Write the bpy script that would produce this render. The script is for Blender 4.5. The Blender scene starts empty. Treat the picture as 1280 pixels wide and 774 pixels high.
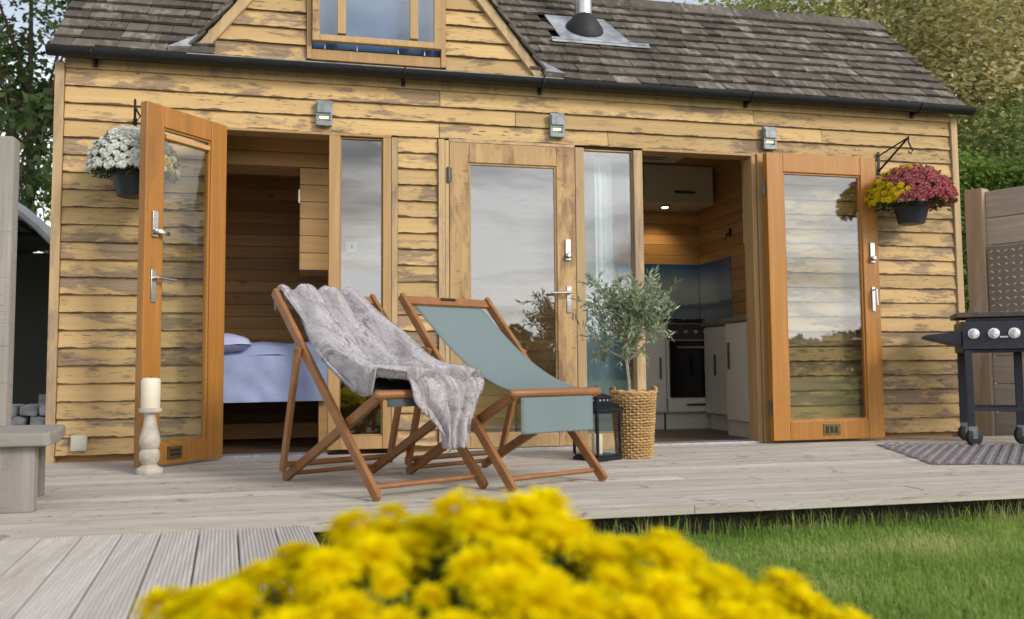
import bpy, math, random
import numpy as np
from mathutils import Vector, Matrix, noise as mnoise
random.seed(7)
R = math.radians
PI = math.pi
sc = bpy.context.scene
COL = sc.collection

# ------------------------------------------------------------------ materials
class NT:
    def __init__(s, name):
        s.m = bpy.data.materials.new(name); s.m.use_nodes = True
        s.t = s.m.node_tree; s.t.nodes.clear()
        s.out = s.n('ShaderNodeOutputMaterial')
    def n(s, typ, **kw):
        nd = s.t.nodes.new(typ)
        for k, v in kw.items(): setattr(nd, k, v)
        return nd
    def l(s, a, b): s.t.links.new(a, b)
    def val(s, sock, v):
        if hasattr(v, 'links') or hasattr(v, 'is_linked'): s.l(v, sock)
        else: sock.default_value = v
    def math(s, op, a, b=0.0, c=None, clamp=False):
        nd = s.n('ShaderNodeMath', operation=op, use_clamp=clamp)
        s.val(nd.inputs[0], a); s.val(nd.inputs[1], b)
        if c is not None: s.val(nd.inputs[2], c)
        return nd.outputs[0]
    def mix(s, f, a, b, blend='MIX'):
        nd = s.n('ShaderNodeMix', data_type='RGBA', blend_type=blend)
        s.val(nd.inputs[0], f)
        for sk, v in ((nd.inputs[6], a), (nd.inputs[7], b)):
            if isinstance(v, tuple): sk.default_value = (*v[:3], 1)
            else: s.l(v, sk)
        return nd.outputs[2]
    def ramp(s, f, pts):
        nd = s.n('ShaderNodeMapRange', interpolation_type='SMOOTHSTEP')
        s.val(nd.inputs[0], f)
        nd.inputs[1].default_value = pts[0]; nd.inputs[2].default_value = pts[1]
        nd.inputs[3].default_value = pts[2] if len(pts) > 2 else 0; nd.inputs[4].default_value = pts[3] if len(pts) > 3 else 1
        return nd.outputs[0]
    def obj(s): return s.n('ShaderNodeTexCoord').outputs['Object']
    def rnd(s): return s.n('ShaderNodeAttribute', attribute_name='rnd').outputs['Fac']
    def vec(s, p, scale, offx=None):
        nd = s.n('ShaderNodeVectorMath', operation='MULTIPLY'); s.l(p, nd.inputs[0]); nd.inputs[1].default_value = scale
        o = nd.outputs[0]
        if offx is not None:
            c = s.n('ShaderNodeCombineXYZ'); s.l(offx, c.inputs[0]); s.l(offx, c.inputs[1])
            a = s.n('ShaderNodeVectorMath', operation='ADD'); s.l(o, a.inputs[0]); s.l(c.outputs[0], a.inputs[1]); o = a.outputs[0]
        return o
    def noise(s, v, scale=1.0, detail=5.0, rough=.55, dist=0.0):
        nd = s.n('ShaderNodeTexNoise'); s.l(v, nd.inputs['Vector'])
        nd.inputs['Scale'].default_value = scale; nd.inputs['Detail'].default_value = detail
        nd.inputs['Roughness'].default_value = rough; nd.inputs['Distortion'].default_value = dist
        return nd.outputs['Fac']
    def bsdf(s, col, rough=.7, bump=None, bstr=.3, bdist=.01, spec=.3, metal=0.0, extra=None):
        b = s.n('ShaderNodeBsdfPrincipled')
        if isinstance(col, tuple): b.inputs['Base Color'].default_value = (*col[:3], 1)
        else: s.l(col, b.inputs['Base Color'])
        s.val(b.inputs['Roughness'], rough); b.inputs['Specular IOR Level'].default_value = spec; b.inputs['Metallic'].default_value = metal
        if bump is not None:
            bn = s.n('ShaderNodeBump'); s.l(bump, bn.inputs['Height']); bn.inputs['Strength'].default_value = bstr; bn.inputs['Distance'].default_value = bdist
            s.l(bn.outputs[0], b.inputs['Normal'])
        for k, v in (extra or {}).items(): b.inputs[k].default_value = v
        s.l(b.outputs[0], s.out.inputs[0]); return b

def wood(name, base, dark, grain=(1.5, 22, 22), streak=.35, rv=.25, rough=.65, patch=None, pthr=(.56, .62), pscale=(1.0, 3, 3), pfreq=2.3, bstr=.25, spec=.3, knots=0.0, xgrow=None, dabs=None, flecks=0.0, bark=None):
    """grained timber: streaks along one object axis, per-plank tone from the face attribute 'rnd', optional worn patches"""
    t = NT(name); o = t.obj(); r = t.rnd()
    r37 = t.math('MULTIPLY', r, 37.0)
    g = t.noise(t.vec(o, grain, r37), 1.0, 6, .6, .3)
    col = t.mix(t.ramp(g, (.3, .72)), base, dark)
    col = t.mix(t.math('MULTIPLY', t.ramp(g, (.35, .75)), 1.0 - streak), col, base)
    fine = t.noise(t.vec(o, tuple(a * 5 for a in grain), r37), 1.0, 3, .6)
    h = t.math('ADD', g, t.math('MULTIPLY', fine, .5))
    if patch:
        pn = t.noise(t.vec(o, pscale, r37), pfreq, 8, .66, .2)
        pn = t.math('ADD', pn, t.math('MULTIPLY', t.math('SUBTRACT', t.math('FRACT', t.math('MULTIPLY', r, 7.77)), .5), .16))
        if xgrow:
            sep = t.n('ShaderNodeSeparateXYZ'); t.l(o, sep.inputs[0])
            pn = t.math('ADD', pn, t.math('MULTIPLY', t.ramp(sep.outputs[0], xgrow[:2]), xgrow[2]))
        f = t.ramp(pn, pthr)
        edge = t.math('MULTIPLY', t.ramp(pn, (pthr[0] - .05, pthr[0])), t.math('SUBTRACT', 1.0, f))
        f2 = t.noise(t.vec(o, tuple(a * 2 for a in grain), r37), 1.0, 4, .6)
        pc = t.mix(t.ramp(f2, (.3, .7)), patch, tuple(c * 1.9 for c in patch))
        col = t.mix(t.math('MULTIPLY', edge, .35), col, tuple(c * 1.3 for c in patch))
        col = t.mix(t.math('MULTIPLY', f, .78), col, pc)
        h = t.math('SUBTRACT', h, t.math('MULTIPLY', f, .5))
    if dabs:
        dn = t.noise(t.vec(o, (3, 9, 9), r37), 3.0, 4, .6)
        col = t.mix(t.math('MULTIPLY', t.ramp(dn, (.62, .68)), .7), col, dabs)
    if flecks:
        fn = t.noise(t.vec(o, (4, 4, 26), r37), 2.6, 5, .68)
        big = t.noise(t.vec(o, (.8, .8, 2.0), r37), 1.7, 3, .5)
        col = t.mix(t.math('MULTIPLY', t.math('MULTIPLY', t.ramp(fn, (.57, .64)), t.ramp(big, (.40, .60))), flecks), col, (.12, .085, .058))
    if knots:
        v = t.n('ShaderNodeTexVoronoi'); t.l(t.vec(o, (2.2, 5.5, 5.5), r37), v.inputs['Vector']); v.inputs['Scale'].default_value = 1.3
        k = t.ramp(v.outputs['Distance'], (.05, .13, 1, 0))
        col = t.mix(t.math('MULTIPLY', k, knots), col, tuple(c * .35 for c in dark))
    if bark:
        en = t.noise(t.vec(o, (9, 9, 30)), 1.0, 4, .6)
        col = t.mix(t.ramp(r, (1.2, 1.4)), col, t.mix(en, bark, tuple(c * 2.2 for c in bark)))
    tone = t.math('ADD', 1.0 - rv / 2, t.math('MULTIPLY', t.math('FRACT', r), rv))
    m = t.n('ShaderNodeCombineColor'); [t.l(tone, m.inputs[i]) for i in range(3)]
    col = t.mix(1.0, col, m.outputs[0], 'MULTIPLY')
    t.bsdf(col, rough, h, bstr, .004, spec); return t.m

def plain(name, col, rough=.5, metal=0.0, var=.12, vs=30.0, bstr=.1, spec=.4, col2=None, **extra):
    t = NT(name); o = t.obj()
    n = t.noise(o, vs, 4, .6)
    c = t.mix(t.ramp(n, (.3, .7)), tuple(x * (1 - var) for x in col), col2 or tuple(min(1, x * (1 + var)) for x in col))
    t.bsdf(c, rough, n, bstr, .002, spec, metal, extra); return t.m

def leafmat(name, c0, c1, c2=None, trans=.35, rough=.6, spec=.25):
    t = NT(name); r = t.rnd()
    col = t.mix(r, c0, c1)
    if c2: col = t.mix(t.ramp(r, (.82, .98)), col, c2)
    b = t.bsdf(col, rough, spec=spec)
    tr = t.n('ShaderNodeBsdfTranslucent'); t.l(col, tr.inputs[0])
    mx = t.n('ShaderNodeMixShader'); mx.inputs[0].default_value = trans
    t.l(b.outputs[0], mx.inputs[1]); t.l(tr.outputs[0], mx.inputs[2]); t.l(mx.outputs[0], t.out.inputs[0]); return t.m

def glassmat(name, ior=2.0, tint=(.93, .95, .95), wav=.0):
    t = NT(name)
    lw = t.n('ShaderNodeLayerWeight'); lw.inputs[0].default_value = .5
    f0 = ((ior - 1) / (ior + 1)) ** 2
    fr = t.math('ADD', f0, t.math('MULTIPLY', t.math('POWER', lw.outputs['Facing'], 4.0), 1 - f0))
    tr = t.n('ShaderNodeBsdfTransparent'); tr.inputs[0].default_value = (*tint, 1)
    gl = t.n('ShaderNodeBsdfGlossy'); gl.inputs['Roughness'].default_value = .015
    if wav:
        bn = t.n('ShaderNodeBump'); t.l(t.noise(t.obj(), 1.6, 2, .5), bn.inputs['Height']); bn.inputs['Strength'].default_value = wav; bn.inputs['Distance'].default_value = .05
        t.l(bn.outputs[0], gl.inputs['Normal'])
    mx = t.n('ShaderNodeMixShader'); t.l(fr, mx.inputs[0]); t.l(tr.outputs[0], mx.inputs[1]); t.l(gl.outputs[0], mx.inputs[2])
    t.l(mx.outputs[0], t.out.inputs[0]); return t.m

def emis(name, col, s):
    t = NT(name); e = t.n('ShaderNodeEmission'); e.inputs[0].default_value = (*col, 1); e.inputs[1].default_value = s; t.l(e.outputs[0], t.out.inputs[0]); return t.m

GX = (1.3, 26, 26); GZ = (26, 26, 1.3); GY = (26, 1.3, 26)
M = {}
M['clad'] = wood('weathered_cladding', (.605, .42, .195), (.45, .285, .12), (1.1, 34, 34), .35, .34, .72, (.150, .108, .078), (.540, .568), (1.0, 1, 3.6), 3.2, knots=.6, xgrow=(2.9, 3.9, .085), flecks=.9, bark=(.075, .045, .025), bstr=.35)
M['clad_edge'] = M['clad']
M['trim'] = wood('pale_trim_timber', (.56, .40, .22), (.40, .275, .145), GZ, .5, .2, .7, (.19, .14, .105), (.54, .62), (3, 3, .8), 2.5)
M['bedjamb'] = wood('amber_frame_timber', (.50, .315, .145), (.36, .21, .085), GZ, .5, .15, .55, (.2, .13, .08), (.66, .72), (3, 3, .8), 2.5)
M['middoor'] = wood('sunbleached_door_timber', (.55, .365, .175), (.38, .235, .10), GZ, .5, .15, .6, (.17, .10, .055), (.60, .66), (3.2, 3, 1.0), 3.2, dabs=(.2, .12, .06))
M['cedar'] = wood('orange_stained_timber', (.46, .205, .038), (.27, .10, .016), (34, 34, 1.0), .3, .18, .42, (.19, .08, .02), (.60, .72), (3, 3, .7), 2.2, flecks=.22, spec=.4)
M['teak'] = wood('oiled_teak', (.33, .150, .052), (.20, .080, .028), (14, 14, 14), .5, .2, .45, spec=.4)
M['shingle'] = wood('cedar_shingle', (.140, .121, .100), (.080, .069, .056), (16, 2.0, 2.0), .6, .62, .85, (.225, .20, .178), (.58, .72), (5, 2, 2), 3.0, spec=.15)
M['deck'] = wood('silvered_deck_board', (.52, .47, .405), (.28, .25, .21), (.9, 44, 44), .25, .22, .85, (.43, .395, .35), (.55, .75), (1.2, 8, 8), 2.2, bstr=.6, flecks=.6, spec=.15)
M['path'] = wood('silvered_ribbed_board', (.60, .56, .515), (.39, .355, .32), (40, 1.2, 40), .35, .2, .85, (.33, .29, .26), (.60, .68), (5, .8, 5), 2.6, bstr=.4, spec=.15)
M['greywood'] = wood('silver_grey_timber', (.33, .305, .275), (.17, .155, .135), (34, 34, 1.5), .25, .3, .9, (.14, .13, .11), (.55, .66), (4, 4, .8), 3, flecks=.5, bstr=.8, spec=.15)
M['benchtop'] = wood('mossy_bleached_timber', (.35, .325, .285), (.19, .175, .15), (2, 30, 30), .3, .3, .9, (.20, .195, .15), (.54, .64), (1.2, 4, 4), 4, flecks=.5, bstr=.8, spec=.15)
M['fence'] = wood('brown_fence_board', (.52, .45, .39), (.35, .295, .25), (1.6, 1.6, 22), .6, .3, .85, (.36, .31, .27), (.6, .68), (1, 1, 4), 2.5, spec=.15)
M['fencepost'] = wood('fence_post_timber', (.48, .37, .28), (.33, .245, .18), GZ, .6, .3, .8, (.45, .41, .37), (.56, .66), (2, 2, .6), 2.0, spec=.15)
M['inner'] = wood('interior_pine_board', (.64, .37, .15), (.46, .245, .09), GX, .5, .4, .5, knots=.5)
M['inner_side'] = wood('interior_pine_side', (.64, .37, .15), (.46, .245, .09), GY, .5, .4, .5, knots=.5)
M['box'] = wood('honey_pine_board', (.62, .37, .155), (.47, .26, .10), GX, .5, .3, .5, knots=.5)
M['innerfloor'] = wood('brown_floor_board', (.16, .10, .06), (.09, .055, .032), GX, .5, .4, .4)
M['black'] = plain('black_plastic', (.012, .012, .015), .55, var=.3)
M['rubber'] = plain('black_rubber', (.018, .018, .02), .6)
M['lead'] = plain('lead_sheet', (.33, .35, .38), .45, .35, .3, 8, .3, col2=(.52, .54, .57))
M['steel'] = plain('brushed_steel', (.62, .61, .57), .28, 1.0, .08, 14)
M['chrome'] = plain('satin_chrome', (.56, .55, .53), .28, 1.0, .06)
M['galv'] = plain('galvanised_steel', (.235, .26, .27), .5, .3, .25, 25)
M['iron'] = plain('black_iron', (.02, .018, .018), .5, .3)
M['hinge'] = plain('dark_hinge_metal', (.10, .09, .08), .4, .8)
M['brass'] = plain('dull_brass', (.16, .115, .045), .45, .6, .3)
M['darkmark'] = plain('dark_recess', (.035, .022, .01), .7)
M['alu'] = plain('aluminium_threshold', (.40, .41, .43), .5, .4, .2, 20)
M['socket'] = plain('cream_plastic', (.60, .57, .47), .5, var=.05)
M['white'] = plain('white_plastic', (.78, .78, .76), .4, var=.03)
M['canvas'] = plain('sage_canvas', (.185, .235, .238), .9, 0, .16, 420, .6, .1)
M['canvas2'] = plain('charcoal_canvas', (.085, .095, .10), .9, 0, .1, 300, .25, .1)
M['sheet'] = plain('periwinkle_cotton', (.33, .39, .61), .9, 0, .08, 7, .5, .1)
M['pillow'] = plain('lilac_cotton', (.46, .50, .75), .9, 0, .06, 9, .4, .1)
M['candle'] = plain('ivory_wax', (.78, .72, .56), .5, var=.03, spec=.4)
M['stoneholder'] = plain('pale_washed_wood', (.50, .45, .38), .8, 0, .2, 18, .4, .2)
M['blkmetal'] = plain('lantern_black_metal', (.016, .018, .026), .4, .4, .3)
M['cab'] = plain('greige_cabinet', (.62, .585, .50), .45, var=.03)
M['cabwhite'] = plain('pale_cabinet', (.72, .70, .63), .45, var=.03)
M['worktop'] = plain('stone_worktop', (.20, .165, .13), .4, 0, .35, 60)
M['ovenglass'] = plain('black_oven_glass', (.006, .006, .007), .12, spec=.5)
M['ovenpanel'] = plain('dark_oven_panel', (.05, .042, .034), .4, .2)
M['grill'] = plain('charcoal_powdercoat', (.035, .037, .05), .5, .2, .2, 50)
M['grillwood'] = plain('rusty_grill_plate', (.11, .085, .07), .7, .2, .3, 30)
M['pot'] = plain('dark_plastic_pot', (.022, .026, .034), .45, var=.2)
M['mat'] = plain('ribbed_mat_rubber', (.235, .215, .215), .8, 0, .25, 20, .4, .15)
M['stone'] = plain('grey_rubble', (.30, .30, .31), .9, 0, .4, 9, .8, .1)
M['gravel'] = plain('pale_gravel', (.40, .38, .37), .95, 0, .35, 30, .8, .1)
M['tunnel'] = plain('grey_tunnel_cover', (.20, .215, .23), .6, 0, .15, 5, .2, .3)
M['tunnelin'] = leafmat('grey_green_sheeting', (.20, .21, .19), (.26, .27, .24), trans=.3)
M['block'] = plain('grey_block', (.16, .155, .145), .9, 0, .25, 6)
M['soil'] = plain('dark_soil', (.03, .022, .015), .95, 0, .4, 40, .8)
M['bark'] = plain('olive_bark', (.30, .255, .195), .9, 0, .3, 60, .8, .1)
M['trunk'] = plain('dark_bark', (.075, .058, .042), .9, 0, .3, 20, .8, .1)
M['stem'] = plain('green_stem', (.07, .11, .03), .7)
M['wicker'] = wood('straw_wicker', (.52, .335, .14), (.33, .19, .075), (25, 25, 25), .5, .5, .7, bstr=.4)
M['curtain'] = plain('pale_curtain', (.60, .66, .70), .9, 0, .05, 10)
M['blueblind'] = plain('blue_grey_blind', (.20, .29, .36), .8, 0, .05, 10)
M['glass'] = glassmat('door_glass', 2.15, (.90, .93, .92), .03)
M['glass_r'] = glassmat('bright_door_glass', 2.15, (.90, .92, .90), .02)
M['glass_l'] = glassmat('clear_glass', 1.55, (.93, .95, .94), .02)
M['glass_lan'] = glassmat('lantern_glass', 1.4, (.95, .95, .93))
M['glow'] = emis('lamp_glow', (1.0, .92, .50), 1.3)
M['spotglow'] = emis('downlight_glow', (1.0, .9, .72), 7.0)
M['oliveleaf'] = leafmat('olive_leaf', (.15, .20, .095), (.46, .53, .36), trans=.25)
M['greenleaf'] = leafmat('planter_leaf', (.022, .05, .012), (.09, .15, .035), trans=.25)
M['mumleaf'] = leafmat('mum_leaf', (.045, .09, .02), (.14, .22, .06), trans=.25)
M['yellow'] = leafmat('yellow_petal', (.93, .77, .002), (.98, .88, .008), trans=.5, rough=.8, spec=.0)
M['ylw2'] = leafmat('golden_petal', (.78, .58, .01), (.90, .74, .03), trans=.3, rough=.7)
M['pink'] = leafmat('pink_petal', (.44, .085, .105), (.70, .24, .26), (.80, .45, .45), trans=.3, rough=.7)
M['whitep'] = leafmat('white_petal', (.84, .85, .78), (.93, .93, .90), trans=.3, rough=.7)
M['grass'] = leafmat('grass_blade', (.18, .30, .05), (.44, .57, .15), (.62, .58, .28), trans=.5)

def lawn_mat():
    t = NT('lawn_soil'); o = t.obj()
    a = t.noise(o, 1.3, 5, .6); b = t.noise(o, 40, 4, .6)
    c = t.mix(t.ramp(a, (.35, .65)), (.15, .215, .045), (.27, .30, .09))
    c = t.mix(t.ramp(b, (.4, .7)), c, (.05, .05, .02)); t.bsdf(c, .95, b, .8, .03, .05); return t.m
M['lawn'] = lawn_mat()
def throw_mat():
    t = NT('fleece_throw'); o = t.obj()
    a = t.noise(t.vec(o, (3.5, 20, 5)), 1.0, 6, .7, 1.2); b = t.noise(o, 160, 3, .6)
    c = t.mix(t.ramp(a, (.36, .56)), (.30, .265, .26), (.50, .465, .485))
    c = t.mix(t.ramp(a, (.55, .68)), c, (.15, .12, .112))
    bs = t.bsdf(c, .95, b, .7, .006, .05); bs.inputs['Sheen Weight'].default_value = .45; bs.inputs['Sheen Roughness'].default_value = .5; return t.m
M['throw'] = throw_mat()
def splash_mat():
    # printed glass panel: a seascape in bands, blue sky above pale cloud and grey-blue water
    t = NT('printed_splashback'); o = t.obj(); s = t.n('ShaderNodeSeparateXYZ'); t.l(o, s.inputs[0])
    w = t.noise(t.vec(o, (2.5, 2.5, 6)), 1.0, 4, .6)
    z = t.math('ADD', s.outputs[2], t.math('MULTIPLY', t.math('SUBTRACT', w, .5), .08))
    c = t.mix(t.ramp(z, (.30, .56)), (.33, .40, .45), (.02, .085, .25))
    c = t.mix(t.ramp(z, (.17, .20, 1, 0)), c, (.10, .15, .20))
    c = t.mix(t.ramp(z, (.11, .15, 1, 0)), c, (.19, .24, .28))
    t.bsdf(c, .15, spec=.4); return t.m
M['splash'] = splash_mat()
def tread_mat():
    t = NT('tread_plate_steel'); n = t.noise(t.obj(), 20, 4, .6)
    t.bsdf(t.mix(t.rnd(), t.mix(n, (.22, .195, .17), (.31, .28, .25)), (.62, .59, .55)), .5, n, .2, .002, .4, .25); return t.m
M['tread'] = tread_mat()
M['knob'] = plain('bright_knob_metal', (.80, .80, .80), .3, .15, .05)
M['treadlug'] = plain('worn_lug_steel', (.50, .47, .44), .4, .5)
def treemat(n, a, b, c=None): M[n] = leafmat(n, a, b, c, trans=.42, rough=.75, spec=.15)
treemat('foliage_dark', (.035, .065, .022), (.12, .17, .06))
treemat('foliage_olive', (.22, .225, .075), (.66, .66, .26), (.74, .62, .28))
treemat('foliage_autumn', (.22, .20, .08), (.66, .60, .29), (.66, .42, .2))
treemat('foliage_ochre', (.26, .23, .07), (.66, .58, .19), (.74, .58, .16))
treemat('foliage_lime', (.16, .20, .04), (.48, .52, .11), (.58, .50, .12))
treemat('foliage_green', (.08, .125, .035), (.34, .42, .14), (.46, .48, .19))
treemat('hedge_green', (.08, .15, .025), (.30, .42, .09))
treemat('wood_mix', (.22, .225, .09), (.64, .60, .27), (.7, .56, .22))

# ------------------------------------------------------------------ mesh helpers
class MB:
    def __init__(s): s.v = []; s.f = []; s.r = []; s.cur = 0.5
    def rnd(s, x=None): s.cur = random.random() if x is None else x; return s
    def vs(s, pts): i = len(s.v); s.v.extend([tuple(p) for p in pts]); return i
    def face(s, ids): s.f.append(tuple(ids)); s.r.append(s.cur)
    def hexa(s, p):   # 8 points: bottom 4 ccw, top 4 ccw
        i = s.vs(p)
        for q in ((3, 2, 1, 0), (4, 5, 6, 7), (0, 1, 5, 4), (1, 2, 6, 5), (2, 3, 7, 6), (3, 0, 4, 7)): s.face([i + k for k in q])
        return s
    def box(s, x0, x1, y0, y1, z0, z1):
        return s.hexa([(x0, y0, z0), (x1, y0, z0), (x1, y1, z0), (x0, y1, z0), (x0, y0, z1), (x1, y0, z1), (x1, y1, z1), (x0, y1, z1)])
    def ring(s, pts): return s.vs(pts)
    def loft(s, rings, cap=True, closed=True):
        n = len(rings[0]); st = [s.vs(r) for r in rings]
        for a, b in zip(st, st[1:]):
            for k in range(n if closed else n - 1):
                k2 = (k + 1) % n; s.face((a + k, a + k2, b + k2, b + k))
        if cap and closed: s.face([st[0] + k for k in range(n)][::-1]); s.face([st[-1] + k for k in range(n)])
        return s
    def frame(s, d, hint=None):
        d = Vector(d).normalized(); h = Vector(hint) if hint else (Vector((0, 0, 1)) if abs(d.z) < .9 else Vector((1, 0, 0)))
        u = (h - d * h.dot(d)).normalized(); return u, d.cross(u)
    def tube(s, pts, r, n=8, cap=True, hint=None):
        pts = [Vector(p) for p in pts]; rs = r if isinstance(r, (list, tuple)) else [r] * len(pts); rings = []
        for i, p in enumerate(pts):
            d = pts[min(i + 1, len(pts) - 1)] - pts[max(i - 1, 0)]
            u, w = s.frame(d, hint)
            rings.append([p + (u * math.cos(2 * PI * k / n) + w * math.sin(2 * PI * k / n)) * rs[i] for k in range(n)])
        return s.loft(rings, cap)
    def bar(s, p0, p1, w, t, hint, ch=.25):
        """chamfered rectangular bar; w along hint, t across"""
        p0, p1 = Vector(p0), Vector(p1); u, v = s.frame(p1 - p0, hint); a, b = w / 2, t / 2; c = min(a, b) * ch
        prof = [(a - c, b), (-a + c, b), (-a, b - c), (-a, -b + c), (-a + c, -b), (a - c, -b), (a, -b + c), (a, b - c)]
        d = (p1 - p0).normalized()
        def rg(p, k): return [p + u * x * k + v * y * k for x, y in prof]
        e = min(a, b) * .35
        return s.loft([rg(p0, .72), rg(p0 + d * e, 1), rg(p1 - d * e, 1), rg(p1, .72)])
    def lathe(s, prof, c=(0, 0, 0), n=24, cap=True):
        c = Vector(c)
        return s.loft([[c + Vector((r * math.cos(2 * PI * k / n), r * math.sin(2 * PI * k / n), z)) for k in range(n)] for r, z in prof], cap)
    def grid(s, fn, nu, nv):
        i = s.vs([fn(a / nu, b / nv) for b in range(nv + 1) for a in range(nu + 1)])
        for b in range(nv):
            for a in range(nu):
                q = i + b * (nu + 1) + a; s.face((q, q + 1, q + nu + 2, q + nu + 1))
        return s
    def xf(s, fn, start=0):
        for k in range(start, len(s.v)): s.v[k] = tuple(fn(Vector(s.v[k])))
        return s
    def build(s, name, mat, parent=None, local=False, smooth=False, bevel=0, solid=0, sub=0):
        return link_mesh(name, np.array(s.v, dtype=np.float64), s.f, s.r, mat, parent, local, smooth, bevel, solid, sub)

def wloc(o):
    p = Vector((0, 0, 0))
    while o: p = p + o.location; o = o.parent
    return p
def link_mesh(name, V, F, Rn, mat, parent=None, local=False, smooth=False, bevel=0, solid=0, sub=0):
    me = bpy.data.meshes.new(name)
    V = np.asarray(V, dtype=np.float64)
    base = V[:, :].mean(axis=0) if False else None
    if parent is not None and not local: V = V - np.array(wloc(parent))
    if isinstance(F, np.ndarray):
        n, k = F.shape
        me.vertices.add(len(V)); me.vertices.foreach_set('co', V.astype(np.float32).ravel())
        me.loops.add(n * k); me.loops.foreach_set('vertex_index', F.astype(np.int32).ravel())
        me.polygons.add(n); me.polygons.foreach_set('loop_start', np.arange(0, n * k, k, dtype=np.int32))
        me.update(calc_edges=True); me.validate()
    else:
        me.from_pydata(V.tolist(), [], F)
    a = me.attributes.new('rnd', 'FLOAT', 'FACE'); a.data.foreach_set('value', np.asarray(Rn, dtype=np.float32))
    if smooth:
        me.polygons.foreach_set('use_smooth', np.ones(len(me.polygons), dtype=bool))
        try: me.set_sharp_from_angle(angle=R(40))
        except Exception: pass
    me.materials.append(mat)
    o = bpy.data.objects.new(name, me); COL.objects.link(o)
    if parent is not None: o.parent = parent
    if solid:
        m = o.modifiers.new('solid', 'SOLIDIFY'); m.thickness = solid; m.offset = 0
    if sub:
        m = o.modifiers.new('sub', 'SUBSURF'); m.levels = sub; m.render_levels = sub
    if bevel:
        m = o.modifiers.new('bevel', 'BEVEL'); m.width = bevel; m.segments = 2; m.limit_method = 'ANGLE'; m.angle_limit = R(40)
    return o
def tag(o, label=None, cat=None, group=None, kind=None):
    if label: o['label'] = label
    if cat: o['category'] = cat
    if group: o['group'] = group
    if kind: o['kind'] = kind
    return o
def thing(name, loc, label, cat, group=None, rz=0):
    o = bpy.data.objects.new(name, None); COL.objects.link(o); o.empty_display_size = .1
    o.location = loc; o.rotation_euler = (0, 0, rz); return tag(o, label, cat, group)
def copy_tree(o, parent=None):
    c = o.copy(); COL.objects.link(c)
    if parent is not None: c.parent = parent
    for ch in list(o.children): copy_tree(ch, c)
    return c
def rebase(o, loc):
    """put the origin of a single-mesh thing at its base"""
    o.data.transform(Matrix.Translation(-Vector(loc))); o.location = loc; return o

def wave_row(mb, x0, x1, zb, zt, y_top, y_bot, amp=.0011, step=.022, yb=.03):
    """one waney-edged board, lapped: the lower edge stands proud and wanders"""
    mb.rnd(); ph = random.uniform(0, 50); n = max(2, int((x1 - x0) / step))
    xs = [x0 + (x1 - x0) * k / n for k in range(n + 1)]
    def zz(x): return zb + amp * (1.3 * mnoise.noise(Vector((x * 2.2 + ph, ph, 0))) + 1.0 * mnoise.noise(Vector((x * 7 + ph, 3, ph))) + .7 * mnoise.noise(Vector((x * 17, ph, 9))))
    def yy(x): return y_bot + .003 * mnoise.noise(Vector((x * 5, ph, 4)))
    def ee(x): return zz(x) + max(.001, .0035 + .009 * mnoise.noise(Vector((x * 8 + ph, 7, ph))) + .008 * mnoise.noise(Vector((x * 27, 2, ph))))
    def ye(x): f = (ee(x) - zz(x)) / (zt - zz(x)); return yy(x) * (1 - f) + y_top * f - .0004
    i = mb.vs([(x, y_top, zt) for x in xs] + [(x, yy(x), zz(x)) for x in xs] + [(x, yb, zz(x)) for x in xs] + [(x, ye(x), ee(x)) for x in xs]); m = n + 1
    tone = mb.cur
    for k in range(n):
        mb.cur = tone; mb.face((i + k, i + 3 * m + k, i + 3 * m + k + 1, i + k + 1))
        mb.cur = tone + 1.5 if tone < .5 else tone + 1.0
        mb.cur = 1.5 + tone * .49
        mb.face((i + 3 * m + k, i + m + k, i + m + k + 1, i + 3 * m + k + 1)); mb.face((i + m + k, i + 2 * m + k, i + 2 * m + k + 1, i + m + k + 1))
    mb.cur = tone
    j = mb.vs([(x0, yb, zt), (x1, yb, zt)])
    mb.face((i, j, i + 2 * m, i + m)); mb.face((i + n, i + m + n, i + 2 * m + n, j + 1))

# ------------------------------------------------------------------ setting: ground, deck, path
mb = MB(); mb.grid(lambda u, v: (-150 + 300 * u, -150 + 300 * v, -.14 + .02 * mnoise.noise(Vector((u * 90, v * 90, 0)))), 60, 60)
tag(mb.build('lawn', M['lawn']), kind='structure')
mb = MB(); mb.box(-30, -1.62, .6, 30, -.3, -.095); tag(mb.build('gravel_yard', M['gravel']), kind='structure')
mb = MB(); mb.box(4.8, 5.6, .3, 9, -.3, -.09); tag(mb.build('gravel_path', M['gravel']), kind='structure')

mb = MB(); y = -2.45; k = 0
while y < -.02:
    w = .118; x = -4.2 - random.uniform(0, 1.2)
    y1 = min(y + w, -.012)
    while x < 7:
        L = random.choice((2.4, 3.0, 3.6)); mb.rnd()
        dz = random.uniform(-.0015, .0015)
        # grooved board: shallow ridges along x
        n = 6; prof = []
        for g in range(n):
            a = y + (y1 - y) * g / n; b = y + (y1 - y) * (g + .72) / n
            prof += [(a, dz), (b, dz), (b + .001, dz - .0025), (y + (y1 - y) * (g + 1) / n - .001, dz - .0025)]
        prof = prof[:-2] + [(y1, -.034), (y, -.034)]
        mb.loft([[(xx, p, q) for p, q in prof] for xx in (x, x + L - .003)])
        x += L
    y += w + .004; k += 1
tag(mb.build('deck', M['deck']), kind='structure')
mb = MB(); mb.box(-5, 7, -2.36, -2.31, -.2, -.036)
for xx in np.arange(-4.5, 7, .6): mb.box(xx, xx + .05, -2.305, .0, -.2, -.037)
tag(mb.build('deck_joists', M['soil']), kind='structure')

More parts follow.
